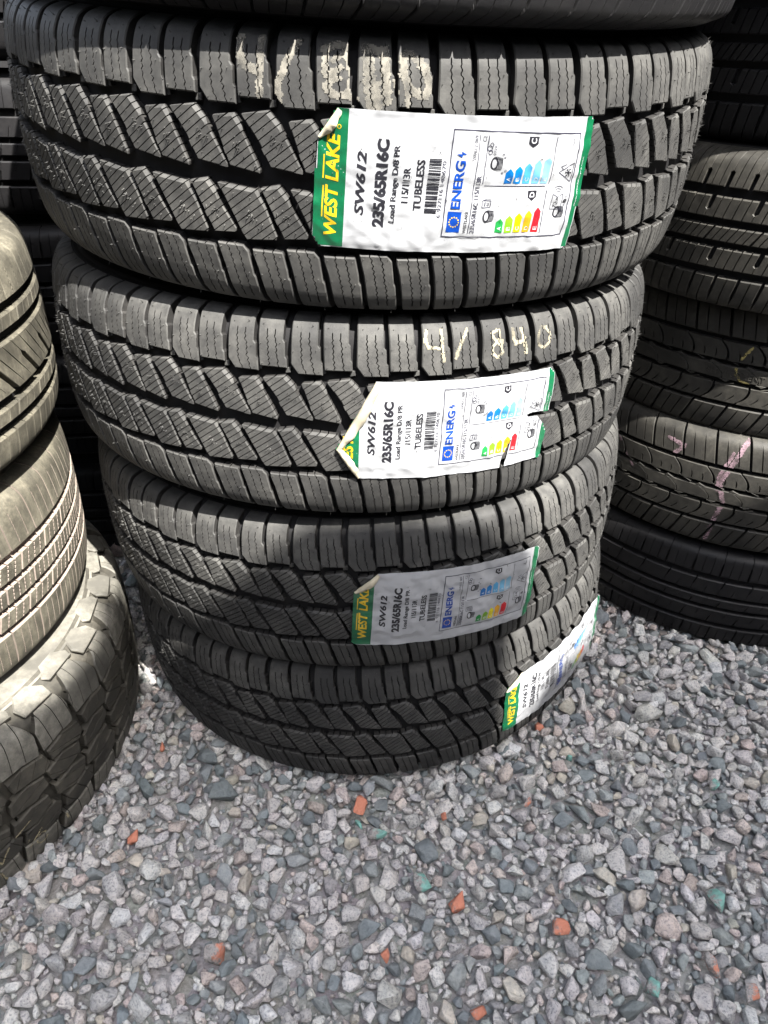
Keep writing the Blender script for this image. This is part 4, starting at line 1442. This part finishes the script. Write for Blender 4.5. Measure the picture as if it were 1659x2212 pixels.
def scatter():
    rg = np.random.default_rng(5)
    tyres = [(-0.022, 0.952, 0.335), (RX, RY, 0.31), (LX - .006, LY - .022, 0.325), (-0.54, 1.41, 0.3)]
    x0, x1, y0, y1 = -0.95, 1.15, 0.10, 1.75
    cell = 0.05
    grid = {}
    placed = []

    def ok(x, y, r, k):
        ci, cj = int(x // cell), int(y // cell)
        for i in range(ci - 1, ci + 2):
            for j in range(cj - 1, cj + 2):
                for (px, py, pr) in grid.get((i, j), ()):
                    if (px - x) ** 2 + (py - y) ** 2 < (k * (pr + r)) ** 2:
                        return False
        return True

    def put(x, y, r):
        grid.setdefault((int(x // cell), int(y // cell)), []).append((x, y, r))

    for x, y, d, c in ORANGE + TEAL:
        put(x, y, d / 2000.0 * 0.95)
    for d, tries, k in ((0.034, 260, 0.80), (0.028, 2200, 0.76), (0.0225, 14000, 0.72), (0.0175, 40000, 0.70), (0.0135, 70000, 0.68), (0.0100, 130000, 0.66), (0.0072, 140000, 0.64), (0.0052, 60000, 0.7)):
        for _ in range(tries):
            x, y = rg.uniform(x0, x1), rg.uniform(y0, y1)
            near = 0.16 < y < 1.25 and abs(x) < 0.75
            if not near and d < 0.02 and rg.random() < 0.75:
                continue
            r = d / 2 * rg.uniform(0.86, 1.18)
            if any((x - a) ** 2 + (y - b) ** 2 < (c - r) ** 2 for a, b, c in tyres):
                continue
            if ok(x, y, r, k):
                put(x, y, r)
                placed.append((x, y, r))
    banked = set()
    for a, b, c in ((-0.022, 0.952, 0.352), (RX, RY, 0.324), (LX - .006, LY - .022, 0.345)):      # stones pushed up against the bottom tyres
        for _ in range(170):
            t, r = rg.uniform(0, 2 * math.pi), rg.uniform(0.005, 0.0125)
            k = c + r * rg.uniform(0.3, 1.8)
            p = (a + k * math.cos(t), b + k * math.sin(t), r)
            placed.append(p)
            banked.add(p[:2])
    vs, fs, cols, n = [], [], [], 0
    pr = np.array([k[2] for k in KINDS_])
    pr = pr / pr.sum()
    for x, y, r in placed:
        V, F = BASES[rg.integers(len(BASES))] if r > 0.0062 else SMALL[rg.integers(len(SMALL))]
        W = (V * np.array([1, 1, 0.9])) @ rot_matrix(rg).T * r * 1.22
        zc = 0.5 * r - 0.006 + rg.uniform(0, 0.006) + (0.009 if (x, y) in banked else 0.0)
        base = np.array(KINDS_[rg.choice(len(KINDS_), p=pr)][:2], dtype=object)
        c = np.clip(np.array(base[0]) * rg.uniform(0.90, 1.26) * (1 + rg.normal(0, 0.012, 3)), 0.02, 0.6)
        vs.append(W + np.array([x, y, zc]))
        fs += [tuple(i + n for i in f) for f in F]
        cols.append(np.tile(np.array([*c, base[1]]), (len(V), 1)))
        n += len(V)
    mat = stone_mat()[0]
    ob = link('gravel', np.concatenate(vs), fs, mat, smooth=True)
    a = ob.data.color_attributes.new('stone', 'FLOAT_COLOR', 'POINT')
    a.data.foreach_set('color', np.concatenate(cols).astype(np.float32).ravel())
    tag(ob, 'loose grey and pink crushed gravel covering the yard', 'gravel', kind='stuff')
    return len(placed)


N_STONES = scatter()

O_WORDS = ['big bright orange painted stone in front of the bottom tyre', 'small orange painted stone beside the off road tyre', 'orange painted stone touching the bottom tyre below its label',
           'tiny orange stone right of the big bright orange stone', 'grey stone with an orange tip near the bottom tyre', 'speckled orange stone, left of two similar ones in the middle of the gravel',
           'speckled orange stone, right of two similar ones in the middle of the gravel', 'orange stone at the bottom edge of the picture', 'pale stone with one orange side at the right',
           'grey stone with an orange end at the lower right corner', 'small orange stone at the lower middle, half buried', 'long pale stone with an orange end at the lower left', 'tiny red orange stone between the off road tyre and the bottom tyre']
T_WORDS = ['small teal stone on the gravel right of the bottom tyre', 'grey stone splashed with teal above the left speckled orange stone', 'large teal splashed stone near the right edge',
           'stone with a teal stripe at the lower right', 'small solid teal stone just below the big orange stone', 'teal splashed stone next to the small solid teal one', 'pale stone with a light teal patch far right']
for lst, words, col, nm, grp in ((ORANGE, O_WORDS, (0.62, 0.215, 0.125), 'orange paint on stone', 'orange painted stones'), (TEAL, T_WORDS, (0.20, 0.46, 0.40), 'teal paint on stone', 'teal painted stones')):
    mats = {}
    for i, ((x, y, d, cov), w) in enumerate(zip(lst, words)):
        key = round(cov, 1)
        if key not in mats:
            mats[key] = paint_mat(nm, col, key)
        rg = np.random.default_rng(900 + i + len(lst))
        V, F = BASES[(i * 5 + len(lst)) % len(BASES)]
        W = (V * np.array([1.15, 1, 0.9])) @ rot_matrix(rg).T * d / 2000.0 * 1.1
        ob = link('painted_stone', W, F, mats[key], smooth=True)
        ob.location = (x, y, 0.010)
        a = ob.data.color_attributes.new('stone', 'FLOAT_COLOR', 'POINT')
        a.data.foreach_set('color', np.tile(np.array([0.37, 0.345, 0.33, 0.8], dtype=np.float32), (len(W), 1)).ravel())
        tag(ob, w, 'stone', grp)
